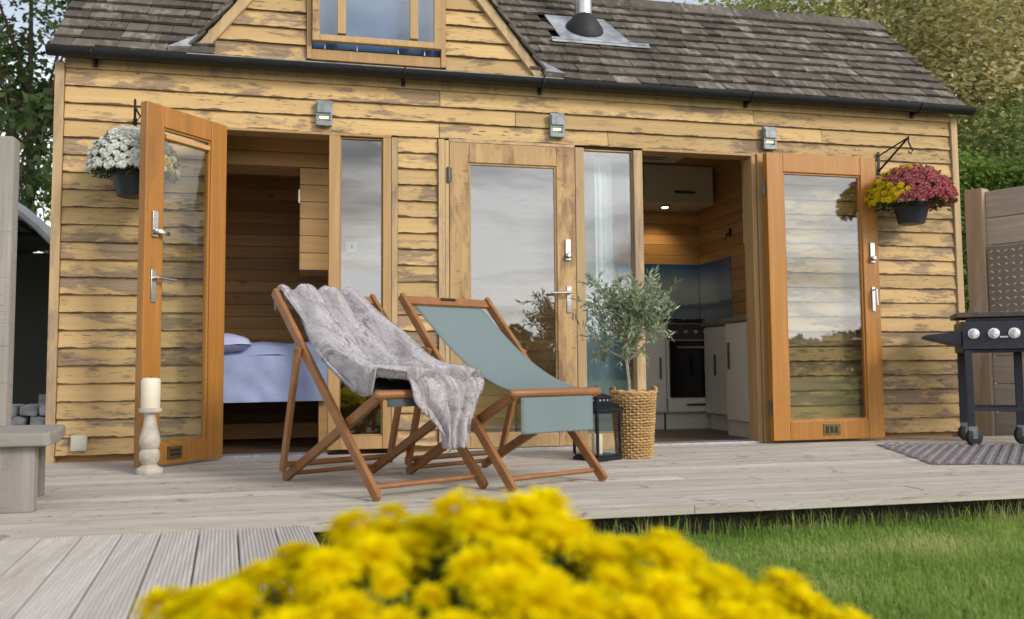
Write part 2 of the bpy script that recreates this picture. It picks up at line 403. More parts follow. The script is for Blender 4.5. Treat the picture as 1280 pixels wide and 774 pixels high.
# ribbed boardwalk running up to the deck
mb = MB(); dv = Vector((.09, -1, 0)).normalized(); xv = Vector((1, .09, 0)).normalized(); w = .118
for b in range(24):
    mb.rnd(); o = Vector((-.001, -2.46, -.006)) - xv * (w * b + .002); n = 10; prof = []
    for g in range(n):
        a = (w - .005) * g / n; c = (w - .005) / n
        prof += [(a, -.004), (a + c * .2, 0), (a + c * .65, 0), (a + c * .85, -.004)]
    prof = [(0, -.03)] + prof + [(w - .005, -.004), (w - .005, -.03)]
    o2 = o + dv * (xv.y * 0); sft = random.uniform(-.006, .004) - b * w * .09
    rings = [[o + dv * (s - sft * 0 + max(0, -0)) - xv * p + Vector((0, 0, q)) for p, q in prof] for s in (b * -.0 + .004 + random.uniform(0, .008) - .09 * w * b * 1.0, 4.5)]
    mb.loft(rings)
tag(mb.build('boardwalk', M['path']), kind='structure')

# ------------------------------------------------------------------ cabin
cabin = thing('cabin', (1.6, 0, 0), 'small timber cabin clad in peeling waney boards under a shingle roof', 'cabin')
XL, XR, ZT, P_ = -1.43, 4.61, 2.314, .1035
mb = MB(); row = 0; zt = ZT
joints = {0: [.80, 3.02], 1: [1.30, 3.10, 3.55], 2: [.795, 1.60 + .34]}
while zt > .05:
    zb = max(zt - P_, -.012)
    if row < 3: cuts = [XL] + joints[row] + [XR]; segs = list(zip(cuts, cuts[1:]))
    else: segs = [(XL, -.60), (.528, .785), (3.085, XR)]
    for a, b in segs: wave_row(mb, a + .002, b - .002, zb, zt + .012, -.006, -.022)
    zt -= P_; row += 1
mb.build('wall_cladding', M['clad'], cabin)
# structural walls behind (with the openings left free)
mb = MB()
for a, b in ((-1.44, -.60), (.50, .81), (3.075, 4.64)): mb.box(a, b, .032, .09, -.05, 2.0)
mb.box(-1.44, 4.64, .032, .09, 2.0, 2.40)
mb.box(-1.44, -1.40, .09, 2.2, -.05, 2.5); mb.box(4.60, 4.64, .09, 2.2, -.05, 2.5); mb.box(-1.44, 4.64, 2.16, 2.2, -.05, 2.5)
mb.build('wall_core', M['inner'], cabin)
for s, x in ((-1, -1.48), (1, 4.68)):      # gable-end cladding
    mb = MB(); z = 2.3
    while z > 0:
        mb.rnd(); mb.box(min(x, x - s * .03), max(x, x - s * .03), .035, 2.2, z - .1, z); z -= .1035
    mb.build('end_cladding', M['trim'], cabin)
for a, b in ((-1.482, -1.432), (4.612, 4.664)):
    mb = MB(); mb.rnd().box(a, b, -.034, .03, -.01, 2.345); mb.build('corner_board', M['trim'], cabin, bevel=.003)
mb = MB(); mb.rnd().box(XL, XR, -.026, .03, 2.317, 2.375); mb.build('fascia_board', M['trim'], cabin, bevel=.002)

def frame_part(name, boxes, mat, parent=None, bevel=.003):
    mb = MB()
    for b in boxes: mb.rnd(); mb.box(*b)
    return mb.build(name, mat, parent or cabin, bevel=bevel)
frame_part('bedroom_door_frame', [(-.60, -.56, -.035, .10, 0, 2.0), (.10, .168, -.035, .10, .03, 1.985), (.434, .486, -.035, .10, .03, 1.985), (-.56, .486, -.032, .10, 1.986, 2.003), (.168, .434, -.03, .10, .03, .11)], M['bedjamb'])
frame_part('window_trim', [(.488, .526, -.038, .0, 0, 1.99)], M['trim'])
frame_part('middle_door_frame', [(.787, .828, -.038, .03, 0, 1.995), (.830, .855, -.03, .10, 0, 1.99), (1.702, 1.762, -.035, .10, 0, 1.985), (2.113, 2.176, -.035, .10, 0, 1.985), (.855, 1.702, -.028, .10, 1.982, 2.002), (1.762, 2.113, -.03, .10, 0, .09)], M['trim'])
frame_part('kitchen_door_frame', [(2.985, 3.02, -.03, .10, 0, 1.985), (3.024, 3.078, -.045, .03, 0, 2.0), (2.18, 3.02, -.028, .10, 1.986, 2.005)], M['bedjamb'])
for q in ((-.56, .10), (.855, 1.702), (2.18, 2.985)): frame_part('threshold', [(*q, -.05, .10, -.005, .012)], M['alu'])
# side windows: the pane
w1 = frame_part('side_window', [(.170, .176, -.012, .03, .112, 1.98), (.426, .432, -.012, .03, .112, 1.98), (.176, .426, -.012, .03, .112, .118), (.176, .426, -.012, .03, 1.974, 1.98)], M['bedjamb'], bevel=0)
MB().box(.177, .425, .005, .011, .119, 1.973).build('pane', M['glass'], w1)
w2 = frame_part('side_window', [(1.764, 1.770, -.012, .03, .092, 1.98), (2.105, 2.111, -.012, .03, .092, 1.98), (1.770, 2.105, -.012, .03, .092, .098), (1.770, 2.105, -.012, .03, 1.974, 1.98)], M['trim'], bevel=0)
MB().box(1.771, 2.104, .005, .011, .099, 1.973).build('pane', M['glass'], w2)

def handle_lever(parent, x, z, y, s=1, dirx=1, name='door_handle', ln=.115):
    """slim plate with a bar lever, on the face that looks to -y (local)"""
    mb = MB(); mb.box(x - .017, x + .017, y - .008, y, z - .10, z + .075)
    mb.tube([(x, y - .006, z + .03), (x, y - .045, z + .03)], .009, 10)
    mb.tube([(x - dirx * .006, y - .045, z + .03), (x + dirx * ln, y - .045, z + .026)], [.0095, .0085], 10)
    mb.build(name, M['chrome'], parent, local=True, smooth=True, bevel=.002)
def handle_lock(parent, x, z, y, dirx=1, lever=True):
    mb = MB(); mb.box(x - .018, x + .018, y - .014, y, z - .07, z + .07)
    mb.lathe([(.019, 0), (.019, .02), (.012, .026)], (0, 0, 0), 14)
    i0 = len(mb.v) - 42
    for k in range(i0, len(mb.v)): a = mb.v[k]; mb.v[k] = (x + a[0], y - .012 - a[2], z - .04 + a[1])
    if lever: mb.bar((x, y - .033, z - .04), (x + dirx * .075, y - .036, z - .052), .022, .012, (0, 0, 1))
    mb.build('lock_handle', M['chrome'], parent, local=True, smooth=True, bevel=.002)

def door_leaf(name, W, H, mat, glass, loc, rz, st=.115, top=.13, bot=.135, label=None, T=.052, beadtop=False):
    """local: hinge edge at x=0, leaf along +x, the face we look at is -y"""
    rt = bpy.data.objects.new(name, None); COL.objects.link(rt); rt.parent = cabin
    rt.location = Vector(loc) - cabin.location; rt.rotation_euler = (0, 0, rz)
    if label: rt['label'] = label
    mb = MB()
    mb.rnd().box(0, st, 0, T, 0, H); mb.rnd().box(W - st, W, 0, T, 0, H)
    mb.rnd().box(st + .0005, W - st - .0005, .0015, T - .0015, H - top, H); mb.rnd().box(st + .0005, W - st - .0005, .0015, T - .0015, 0, bot)
    fr = mb.build('leaf_frame', mat, rt, local=True, bevel=.004)
    b = MB(); g = .012; yb = .012
    x0, x1, z0, z1 = st, W - st, bot, H - top
    for q in ((x0, x0 + g, yb, T - yb, z0, z1), (x1 - g, x1, yb, T - yb, z0, z1), (x0 + g, x1 - g, yb, T - yb, z0, z0 + g), (x0 + g, x1 - g, yb, T - yb, z1 - g, z1)): b.rnd(); b.box(*q)
    b.build('glazing_bead', mat, rt, local=True)
    if beadtop: MB().box(x0 + g, x1 - g, .012, T + .004, z1 - .062, z1 - .034).build('top_bead', M['box'], rt, local=True, bevel=.003)
    MB().box(x0 + g - .002, x1 - g + .002, T / 2 - .003, T / 2 + .003, z0 + g - .002, z1 - g + .002).build('pane', glass, rt, local=True)
    return rt
# middle door, shut
d2 = door_leaf('door', .842, 1.965, M['middoor'], M['glass'], (.858, -.032, .015), 0, .128, .128, .085)
handle_lever(d2, .79, .965, 0, dirx=-1, ln=.13); handle_lock(d2, .785, 1.28, 0, lever=False)
# left leaf, swung out
aL = math.atan2(-.545 + .115, -.905 + .535)
d1 = door_leaf('door', .575, 1.965, M['cedar'], M['glass_l'], (-.538, -.112, .014), aL, .118, .118, .115, beadtop=True)
# its visible face is local +y: turn the handles round
def flip(o):
    for v in o.data.vertices: v.co.y = .052 - v.co.y
    o.data.flip_normals()
handle_lever(d1, .515, .975, 0, dirx=-1, ln=.12); handle_lock(d1, .515, 1.30, 0, dirx=-1)
for ch in d1.children:
    if 'handle' in ch.name: flip(ch)
mb = MB(); mb.box(.30, .40, .052, .056, .025, .095); v1 = mb.build('vent_plate', M['brass'], d1, local=True)
mb = MB(); mb.box(.315, .385, .0562, .058, .045, .058); mb.box(.315, .385, .0562, .058, .068, .080); mb.build('vent_slot', M['darkmark'], d1, local=True)
# right leaf, folded back against the wall
d3 = door_leaf('door', .858, 1.968, M['cedar'], M['glass_r'], (3.032, -.155, .018), R(1.0), .125, .13, .13)
handle_lock(d3, .80, 1.29, 0, lever=False); 
mb = MB(); mb.box(.788, .812, -.008, 0, .88, 1.05); mb.tube([(.80, -.006, 1.03), (.80, -.04, 1.03), (.80, -.045, .92)], .009, 10); mb.build('door_handle', M['chrome'], d3, local=True, smooth=True, bevel=.002)
mb = MB(); mb.box(.375, .505, -.004, 0, .030, .105); mb.build('vent_plate', M['brass'], d3, local=True)
mb = MB()
for k in range(3): mb.box(.392 + k * .034, .414 + k * .034, -.0062, -.0042, .045, .090)
mb.build('vent_slot', M['darkmark'], d3, local=True)
for rt, zs, hx, hy in ((d1, (.25, 1.0, 1.75), -.004, .03), (d3, (.22, 1.72), -.012, .02), (d2, (.25, 1.75), -.006, -.004)):
    for z in zs: mb = MB(); mb.tube([(hx, hy, z - .05), (hx, hy, z + .05)], .010, 8); mb.box(hx - .012, hx + .02, hy - .003, hy + .003, z - .045, z + .045); mb.build('hinge', M['hinge'], rt, local=True, smooth=True)

# ---- roof
def roof_z(y): return 2.405 + 1.028 * (y + .10)
APX, APZ, DSL = .385, 3.86, 1.255
nrm = Vector((0, -1.028, 1)).normalized(); ups = Vector((0, 1, 1.028)).normalized()
rows = 11; SL = 1.39; ex = SL / rows; roofs = [MB(), MB()]
for r_ in range(rows):
    s0 = r_ * ex - .012; x = -1.49 - random.uniform(0, .1)
    while x < 4.70:
        w = random.uniform(.09, .23); xa, xb = max(x, -1.49), min(x + w, 4.675); x += w
        if xb - xa < .02: continue
        zc = roof_z(-.10 + (s0 + ex * .5) * ups.y)
        if abs((xa + xb) / 2 - APX) < (APZ - zc) / DSL - .10: continue
        if 1.70 < (xa + xb) / 2 < 2.18 and 4.3 < r_ < 7.4: continue
        if 1.72 < (xa + xb) / 2 < 2.34 and 4 <= r_ < 4.5: pass
        mb = roofs[0 if (xa + xb) / 2 < APX else 1]; mb.rnd(); j = random.uniform(-.008, .006); th = random.uniform(.012, .019); tw = random.uniform(-.003, .003)
        L = ex * 1.25
        def pt(xx, s, h): b = Vector((xx, -.10, 2.405)) + ups * s + nrm * h; return b
        lift = .017
        mb.hexa([pt(xa + .002, s0 + j, lift + tw), pt(xb - .002, s0 + j, lift - tw), pt(xb - .002, s0 + L, .002), pt(xa + .002, s0 + L, .002),
                 pt(xa + .002, s0 + j, lift + th + tw), pt(xb - .002, s0 + j, lift + th - tw), pt(xb - .002, s0 + L, .008), pt(xa + .002, s0 + L, .008)])
for mb in roofs: mb.build('roof', M['shingle'], cabin)
mb = MB(); pr = [(-.08, 2.40), (.87, 3.385), (2.32, 2.46), (2.32, 2.38), (.87, 3.33), (-.03, 2.385)]
for xa, xb in ((-1.48, -.72), (1.56, 4.665)): mb.loft([[(xa, y, z) for y, z in pr], [(xb, y, z) for y, z in pr]])
mb.loft([[(-.72, y, z) for y, z in ((.5, 3.0), (.87, 3.385), (2.32, 2.46), (2.32, 2.38), (.87, 3.3), (.55, 3.0))], [(1.56, y, z) for y, z in ((.5, 3.0), (.87, 3.385), (2.32, 2.46), (2.32, 2.38), (.87, 3.3), (.55, 3.0))]])
mb.build('roof_deck', M['soil'], cabin)
mb = MB(); x = -1.49
while x < 4.66:
    L = random.uniform(.3, .5); xb = min(x + L, 4.68); mb.rnd()
    mb.loft([[(xx, y, z) for y, z in ((.76, 3.315), (.865, 3.425), (.98, 3.345), (.985, 3.36), (.865, 3.447), (.75, 3.33))] for xx in (x, xb - .004)]); x += L
mb.build('ridge_cap', M['shingle'], cabin)
# gutter, half round
mb = MB(); pf = [(-.035 + .048 * math.cos(a), .0 + .048 * math.sin(a)) for a in np.linspace(0, -PI, 9)] + [(-.083, 0), (-.072, -.006), (-.035, -.036), (.006, -.006)]
mb.loft([[(x, -.075 + a, 2.40 + b) for a, b in pf] for x in (-1.505, 1.2, 4.735)])
gut = mb.build('gutter', M['black'], cabin, smooth=True)
for x in (-1.26, .56, 1.46, 2.95, 4.28):
    mb = MB(); mb.tube([(x, -.162, 2.405), (x, -.158, 2.375), (x, -.11, 2.345), (x, -.07, 2.350), (x, -.03, 2.36)], .007, 6); mb.box(x - .012, x + .012, -.045, -.03, 2.325, 2.40)
    mb.build('gutter_bracket', M['black'], gut)
# eaves flashing under the dormer
mb = MB(); mb.hexa([(-.74, -.135, 2.408), (1.60, -.135, 2.408), (1.60, .02, 2.462), (-.74, .02, 2.462), (-.74, -.135, 2.414), (1.60, -.135, 2.414), (1.60, .02, 2.470), (-.74, .02, 2.470)])
mb.build('eaves_flashing', plain('weathered_flashing', (.26, .235, .215), .7, 0, .4, 9, .3), cabin)
# dormer
mb = MB(); z = 2.455
while z < 3.75:
    hw = (APZ - z) / DSL - .02; hw2 = hw
    for a, b in (((APX - hw, -.045), (.842, APX + hw)) if z < 3.42 else ((APX - hw, APX + hw),)):
        if b - a > .03: wave_row(mb, a, b, z, z + .115, .012, -.008, yb=.05)
    z += .1035
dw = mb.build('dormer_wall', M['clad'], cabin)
mb = MB(); mb.loft([[(APX - 1.1, y, 2.44), (APX + 1.1, y, 2.44), (APX + .02, y, 3.80), (APX - .02, y, 3.80)] for y in (.62, .66)]); mb.build('dormer_back', M['darkmark'], cabin)
mb = MB(); mb.box(-.045, .842, .03, .05, 2.44, 2.50); mb.build('dormer_sill_board', M['trim'], cabin)
for s in (-1, 1):
    mb = MB(); u = Vector((s / DSL, 0, -1)).normalized(); n2 = Vector((s, 0, 1 / DSL)).normalized()
    a = Vector((APX, -.03, APZ)); L = 1.80
    mb.rnd()
    mb.hexa([a + n2 * -.06 + Vector((0, 0, 0)), a + n2 * .0, a + n2 * 0 + Vector((0, .05, 0)), a + n2 * -.06 + Vector((0, .05, 0)),
             a + u * L + n2 * -.06, a + u * L, a + u * L + Vector((0, .05, 0)), a + u * L + n2 * -.06 + Vector((0, .05, 0))])
    mb.build('bargeboard', M['trim'], cabin, bevel=.003)
    mb = MB(); k = 0; s_ = 0
    while s_ < 1.72:
        for yy in np.arange(-.055, 2.1, .16):
            mb.rnd(); j = random.uniform(-.006, .006); p0 = a + u * (s_ + .17 + j) + n2 * .022; p1 = a + u * s_ + n2 * .005
            p0.y = p1.y = yy; d = Vector((0, .157, 0)); h = n2 * .016
            mb.hexa([p0, p0 + d, p1 + d, p1, p0 + h, p0 + d + h, p1 + d + h, p1 + h])
        s_ += .126
    mb.build('dormer_roof', M['shingle'], cabin)
    mb = MB(); p = Vector((APX + s * 1.115, -.04, 2.462)); q = Vector((APX + s * 1.23, -.115, 2.425)); t = Vector((APX + s * 1.065, .06, 2.585))
    i = mb.vs([p, q, t, p + Vector((0, -.02, .02)), q + Vector((0, -.02, .022)), t + Vector((0, -.02, .02))])
    for f in ((0, 1, 2), (3, 4, 5), (0, 1, 4, 3), (1, 2, 5, 4), (2, 0, 3, 5)): mb.face([i + c for c in f])
    mb.build('valley_flashing', M['lead'], cabin)
dwin = frame_part('dormer_window', [(-.042, -.012, -.022, .05, 2.47, 3.44), (.808, .838, -.022, .05, 2.47, 3.44), (-.012, .808, -.02, .05, 3.38, 3.44), (-.012, .808, -.012, .05, 2.47, 2.538)], M['bedjamb'])
frame_part('sash', [(-.008, .040, -.065, -.025, 2.575, 3.36), (.757, .803, -.065, -.025, 2.575, 3.36), (.146, .198, -.064, -.026, 2.63, 3.33), (.602, .654, -.064, -.026, 2.63, 3.33), (.040, .757, -.068, -.027, 2.575, 2.615), (.040, .757, -.064, -.026, 3.32, 3.36)], M['middoor'], dwin)
for a, b in ((.041, .145), (.199, .601), (.655, .756)): MB().box(a, b, -.050, -.044, 2.616, 3.319).build('pane', M['glass'], dwin)
MB().box(-.01, .806, .036, .044, 2.56, 3.27).build('blind', plain('slate_blue_blind', (.10, .19, .40), .8, 0, .05, 6), dwin)  # flat blue panel added behind the panes to colour the glass
for x in (.07, .27, .53, .70): mb = MB(); mb.tube([(x, -.02, 2.538), (x, -.02, 2.575)], .005, 6); mb.build('window_stay', M['chrome'], dwin)
# flue
fl = MB(); fx, fy = 1.925, .44; fz = roof_z(fy)
fl.lathe([(.062, fz + .02), (.062, fz + 1.3)], (fx, fy, 0), 28); flue = fl.build('flue', M['steel'], cabin, smooth=True)
mb = MB()
def onroof(x, s, h): return Vector((x, -.10, 2.405)) + ups * s + nrm * h
def slab(xa, xb, xc, xd, s0, s1, h0, h1): return [onroof(xa, s0, h0), onroof(xb, s0, h0), onroof(xc, s1, h0), onroof(xd, s1, h0), onroof(xa, s0, h1), onroof(xb, s0, h1), onroof(xc, s1, h1), onroof(xd, s1, h1)]
mb.hexa(slab(1.715, 2.25, 2.12, 1.66, .575, .98, .020, .032)); mb.hexa(slab(1.63, 2.36, 2.36, 1.63, .553, .577, .03, .048))
mb.hexa(slab(1.63, 2.36, 2.36, 1.63, .520, .553, .034, .043))
mb.build('flue_flashing', M['lead'], flue, bevel=.004)
mb = MB(); rings = []
for rr, hh, tz in ((.142, .034, 0), (.135, .050, 0), (.108, .075, .3), (.082, .10, .8), (.066, .105, 1)):
    ring = []
    for k in range(28):
        a = 2 * PI * k / 28; cx = fx + rr * math.cos(a); dy = rr * math.sin(a)
        p = Vector((cx, fy, fz)) + ups * dy * .95 + nrm * hh; q = Vector((cx, fy + dy, fz + .10 + hh * .3)); ring.append(p.lerp(q, tz))
    rings.append(ring)
mb.loft(rings); mb.build('rain_boot', M['rubber'], flue, smooth=True)

# ---- interior
mb = MB(); z = 0.0
while z < 2.3:
    mb.rnd()
    for a, b in ((-1.39, .7), (.703, 2.1), (2.103, 3.50)): mb.rnd(); mb.box(a, b, 1.93, 1.955, z, z + .094)
    z += .0965
mb.build('interior_wall', M['inner'], cabin, bevel=.003)
for xa, xb in ((3.49, 3.515), (-1.40, -1.38)):
    mb = MB(); z = 0.0
    while z < 2.3: mb.rnd(); mb.box(xa, xb, .10, 1.93, z, z + .094); z += .0965
    mb.build('interior_side_wall', M['inner_side'], cabin, bevel=.003)
mb = MB(); y = .1
while y < 1.95: mb.rnd().box(-1.4, 3.5, y, y + .117, -.03, .005); y += .12
mb.build('interior_floor', M['innerfloor'], cabin)
mb = MB(); y = .1
while y < 1.95: mb.rnd().box(-1.4, 3.5, y, y + .117, 2.285, 2.30); y += .12
mb.build('interior_ceiling', M['inner'], cabin)
mb = MB(); mb.box(.66, .70, .62, 1.93, 0, 2.285); mb.build('partition_wall', plain('grey_painted_board', (.30, .27, .24), .7), cabin)

# ------------------------------------------------------------------ bedroom furniture
bed = thing('bed', (-.65, .3, 0), 'built-in bed under a periwinkle blue cover inside the left doorway', 'bed')
def bedtop(u, v):
    x = -1.37 + 1.50 * u; y = .31 + 1.55 * v
    e = min(1, v * 6); z = .615 + .085 * math.sqrt(max(0, e * (2 - e))) + .018 * mnoise.noise(Vector((x * 5, y * 5, 1))) + .006 * mnoise.noise(Vector((x * 17, y * 17, 1)))
    return (x, y, z - .03 * max(0, -.4 - x))
mb = MB(); mb.grid(bedtop, 40, 30)
mb.grid(lambda u, v: (-1.37 + 1.50 * u, .300 + .010 * v + .016 * mnoise.noise(Vector((u * 16 + v * 2, v * 2, 0))) * (1 - .6 * v) + .005 * mnoise.noise(Vector((u * 45, v * 9, 0))), .315 + v * .300 + (.012 * (u - .5) * (1 - v)) - .03 * max(0, -.4 - (-1.37 + 1.5 * u)) * v), 60, 10)
mb.build('bed_cover', M['sheet'], bed, smooth=True)
mb = MB(); mb.box(-1.37, .12, .36, 1.85, .34, .60); mb.build('bed_base', M['inner'], bed)
mb = MB(); mb.box(-1.37, -1.30, .36, 1.8, .0, .34); mb.build('bed_leg', M['inner'], bed); mb = MB(); mb.box(.05, .12, .36, 1.8, 0, .34); mb.build('bed_leg', M['inner'], bed); mb = MB(); mb.box(-1.3, .05, 1.2, 1.23, .02, .13); mb.build('bed_rail', M['inner'], bed)
mb = MB()
def pil(u, v):
    a = (u - .5) * 2; b = (v - .5) * 2; th = .075 * ((1 - abs(a) ** 3.5) * (1 - abs(b) ** 3.5)) ** .5
    return a, b, th
mb.grid(lambda u, v: (-.68 + .30 * pil(u, v)[0], .46 + .22 * pil(u, v)[1], .685 + pil(u, v)[2] + .01 * mnoise.noise(Vector((u * 6, v * 6, 0)))), 20, 16)
mb.grid(lambda u, v: (-.68 + .30 * pil(u, v)[0], .46 + .22 * pil(u, v)[1], .680 - .7 * pil(u, v)[2]), 20, 16)
tag(rebase(mb.build('pillow', M['pillow'], smooth=True), (-.68, .46, .63)), 'pale lilac pillow lying on the blue bed beside the open left door', 'pillow')
oc = thing('overhead_cupboard', (-.2, .45, 2.28), 'honey coloured boarded cupboard hanging over the blue bed', 'cupboard')
mb = MB()
for a, b in ((1.885, 1.98), (1.983, 2.08), (2.083, 2.28)): mb.rnd().box(-1.38, .655, .45, .75, a, b)
mb.build('bulkhead', M['box'], oc, bevel=.002)
mb = MB(); z = 1.19
while z < 1.88: mb.rnd().box(-.082, .655, .452, .85, z, min(z + .112, 1.884)); z += .1155
mb.build('side_box', M['box'], oc, bevel=.002)
mb = MB(); mb.tube([(-.088, .455, 1.64), (-.088, .455, 1.73)], .008, 8); mb.build('latch', M['chrome'], oc)
mb = MB(); mb.box(.225, .30, .435, .446, 1.31, 1.39); sw = mb.build('light_switch', M['white'], bevel=.003); rebase(sw, (.262, .446, 1.35)); tag(sw, 'white switch plate behind the glass beside the bedroom door', 'switch')
MB().box(.256, .268, .431, .435, 1.338, 1.362).build('rocker', M['black'], sw)

# ------------------------------------------------------------------ kitchen
ov = thing('oven', (3.09, 1.3, .15), 'built-in black glass oven with pale drawer in the kitchen', 'oven')
MB().box(2.885, 3.305, 1.31, 1.85, .14, .885).build('housing', M['cab'], ov)
MB().box(2.895, 3.295, 1.295, 1.31, .75, .882).build('control_panel', M['ovenpanel'], ov, bevel=.002)
for x in (2.965, 3.05, 3.14, 3.23):
    mb = MB(); mb.lathe([(.018, 0), (.018, .016), (.014, .02)], (0, 0, 0), 16); mb.xf(lambda v, x=x: Vector((x + v.x, 1.295 - v.z, .815 + v.y))); mb.build('knob', M['chrome'], ov, smooth=True)
od = MB().box(2.91, 3.285, 1.29, 1.31, .268, .74).build('oven_door', M['ovenglass'], ov, bevel=.002)
mb = MB(); mb.tube([(2.96, 1.262, .685), (3.27, 1.262, .685)], .010, 10); mb.tube([(2.98, 1.262, .685), (2.98, 1.29, .685)], .007, 8); mb.tube([(3.25, 1.262, .685), (3.25, 1.29, .685)], .007, 8); mb.build('handle', M['chrome'], od, smooth=True)
dr = MB().box(2.887, 3.303, 1.29, 1.31, .15, .262).build('drawer', M['cab'], ov, bevel=.002)
MB().box(3.05, 3.22, 1.278, 1.29, .200, .216).build('handle', M['hinge'], dr)
MB().box(2.887, 3.48, 1.345, 1.36, .005, .138).build('plinth', M['cab'], ov)
mb = MB(); mb.box(2.90, 3.30, 1.33, 1.80, .8855, .893)
for x in (3.0, 3.2):
    for y in (1.42, 1.68): mb.lathe([(.07, .893), (.07, .905), (.04, .915)], (x, y, 0), 16); mb.box(x - .09, x + .09, y - .006, y + .006, .915, .928); mb.box(x - .006, x + .006, y - .09, y + .09, .916, .927)
tag(rebase(mb.build('gas_hob', M['iron']), (3.1, 1.5, .8855)), 'black gas hob with pan supports on top of the oven housing', 'hob')
def cabinet(label, x0, x1, y0, y1, z0, z1, door, handle, name='base_cabinet', mat='cab', cat='cabinet', plinth=None):
    t = thing(name, ((x0 + x1) / 2, y0, z0), label, cat)
    MB().box(x0, x1, y0, y1, z0, z1).build('carcass', M[mat], t, bevel=.002)
    for d in door: MB().box(*d).build('cabinet_door', M[mat], t, bevel=.003)
    for h in handle: MB().box(*h).build('handle', M['hinge'], t, bevel=.003)
    if plinth: MB().box(*plinth).build('plinth', M[mat], t)
    return t
cabinet('greige base cabinet left of the oven, partly behind the basket', 2.30, 2.88, 1.31, 1.85, .14, .88, [(2.70, 2.872, 1.292, 1.31, .15, .875), (2.31, 2.695, 1.292, 1.31, .15, .875)], [(2.815, 2.83, 1.278, 1.291, .42, .60)], plinth=(2.3, 2.87, 1.345, 1.36, .005, .138))
cabinet('greige base cabinet just inside the kitchen doorway on the right', 3.09, 3.485, .13, .63, .0, .85, [(3.068, 3.09, .14, .60, .12, .845)], [(3.052, 3.066, .53, .545, .50, .70)])
cabinet('narrow greige cabinet between the oven and the right-hand base cabinet', 3.23, 3.485, .64, 1.28, .13, .85, [(3.208, 3.23, .65, 1.27, .14, .845)], [(3.19, 3.206, 1.05, 1.065, .45, .62), ], plinth=(3.26, 3.28, .65, 1.28, .005, .13))
mb = MB(); mb.box(3.05, 3.488, .12, .635, .852, .885); mb.box(3.19, 3.488, .635, 1.30, .852, .885); mb.box(3.31, 3.488, 1.30, 1.92, .852, .884)
tag(rebase(mb.build('worktop', M['worktop'], bevel=.003), (3.3, .6, .852)), 'dark speckled worktop on the right-hand kitchen cabinets', 'worktop')
mb = MB(); mb.box(2.30, 2.885, 1.29, 1.90, .882, .905); tag(rebase(mb.build('worktop', M['worktop'], bevel=.003), (2.6, 1.6, .882)), 'dark worktop running left of the oven behind the olive tree', 'worktop')
cabinet('greige wall cabinet with dark bar handle high in the kitchen', 2.28, 3.44, 1.52, 1.92, 1.945, 2.28, [(2.79, 3.435, 1.50, 1.52, 1.95, 2.275), (2.29, 2.785, 1.50, 1.52, 1.95, 2.275)], [(3.07, 3.26, 1.485, 1.499, 2.03, 2.05)], 'wall_cabinet')
cabinet('pale narrow cupboard on the right wall inside the kitchen door', 3.22, 3.485, .30, .54, 1.45, 2.15, [(3.205, 3.22, .305, .535, 1.455, 2.145)], [], 'wall_cabinet', 'cabwhite', 'cabinet')
sp = MB(); sp.box(2.30, 3.472, 1.918, 1.926, .905, 1.46); sp = rebase(sp.build('splashback', M['splash']), (2.9, 1.92, .905)); tag(sp, 'printed seascape glass splashback behind the hob', 'splashback')
sp2 = MB(); sp2.box(3.478, 3.486, 1.30, 1.916, .890, 1.46); sp2 = rebase(sp2.build('splashback', M['splash']), (3.48, 1.6, .905)); tag(sp2, 'printed seascape glass panel on the right-hand kitchen wall', 'splashback')
mb = MB(); mb.box(2.1, 3.0, .95, 1.32, 2.25, 2.284); cv = rebase(mb.build('ceiling_vent', M['cabwhite'], bevel=.003), (2.6, 1.1, 2.284)); tag(cv, 'white slotted panel on the kitchen ceiling', 'vent')
mb = MB()
for k in range(4): mb.box(2.25, 2.85, 1.02 + k * .06, 1.04 + k * .06, 2.246, 2.2495)
mb.build('slot', M['block'], cv)
dl = MB(); dl.lathe([(.035, 1.925), (.035, 1.944)], (3.03, 1.62, 0), 20); dl = rebase(dl.build('downlight', M['chrome'], smooth=True), (3.03, 1.62, 1.944)); tag(dl, 'small lit round downlight under the kitchen wall cabinet', 'light')
mb = MB(); mb.lathe([(.027, 1.921), (.027, 1.9248)], (3.03, 1.62, 0), 20); mb.build('lens', M['spotglow'], dl)
hk = MB(); hk.box(3.478, 3.489, 1.28, 1.31, 1.63, 1.70); hk.tube([(3.478, 1.295, 1.66), (3.45, 1.295, 1.65), (3.44, 1.295, 1.60)], .008, 8); tag(rebase(hk.build('coat_hook', M['iron']), (3.489, 1.295, 1.66)), 'dark hook on the timber wall above the kitchen splashback', 'hook')
# curtain and blue grey panel behind the side window by the olive tree
mb = MB(); mb.grid(lambda u, v: (1.90 + .13 * u, .16 + .010 * math.sin(u * 20), .75 + 1.22 * v), 24, 4); tag(rebase(mb.build('curtain', M['curtain'], smooth=True, solid=.004), (1.96, .16, 1.97)), 'pale narrow curtain hanging behind the side window by the olive tree', 'curtain')
mb = MB(); mb.box(1.74, 2.13, .125, .135, .06, 1.0); tag(rebase(mb.build('window_blind', M['blueblind']), (1.93, .13, .06)), 'blue grey panel behind the lower side window by the olive tree', 'blind')  # flat blue grey sheet behind the lower half of the pane

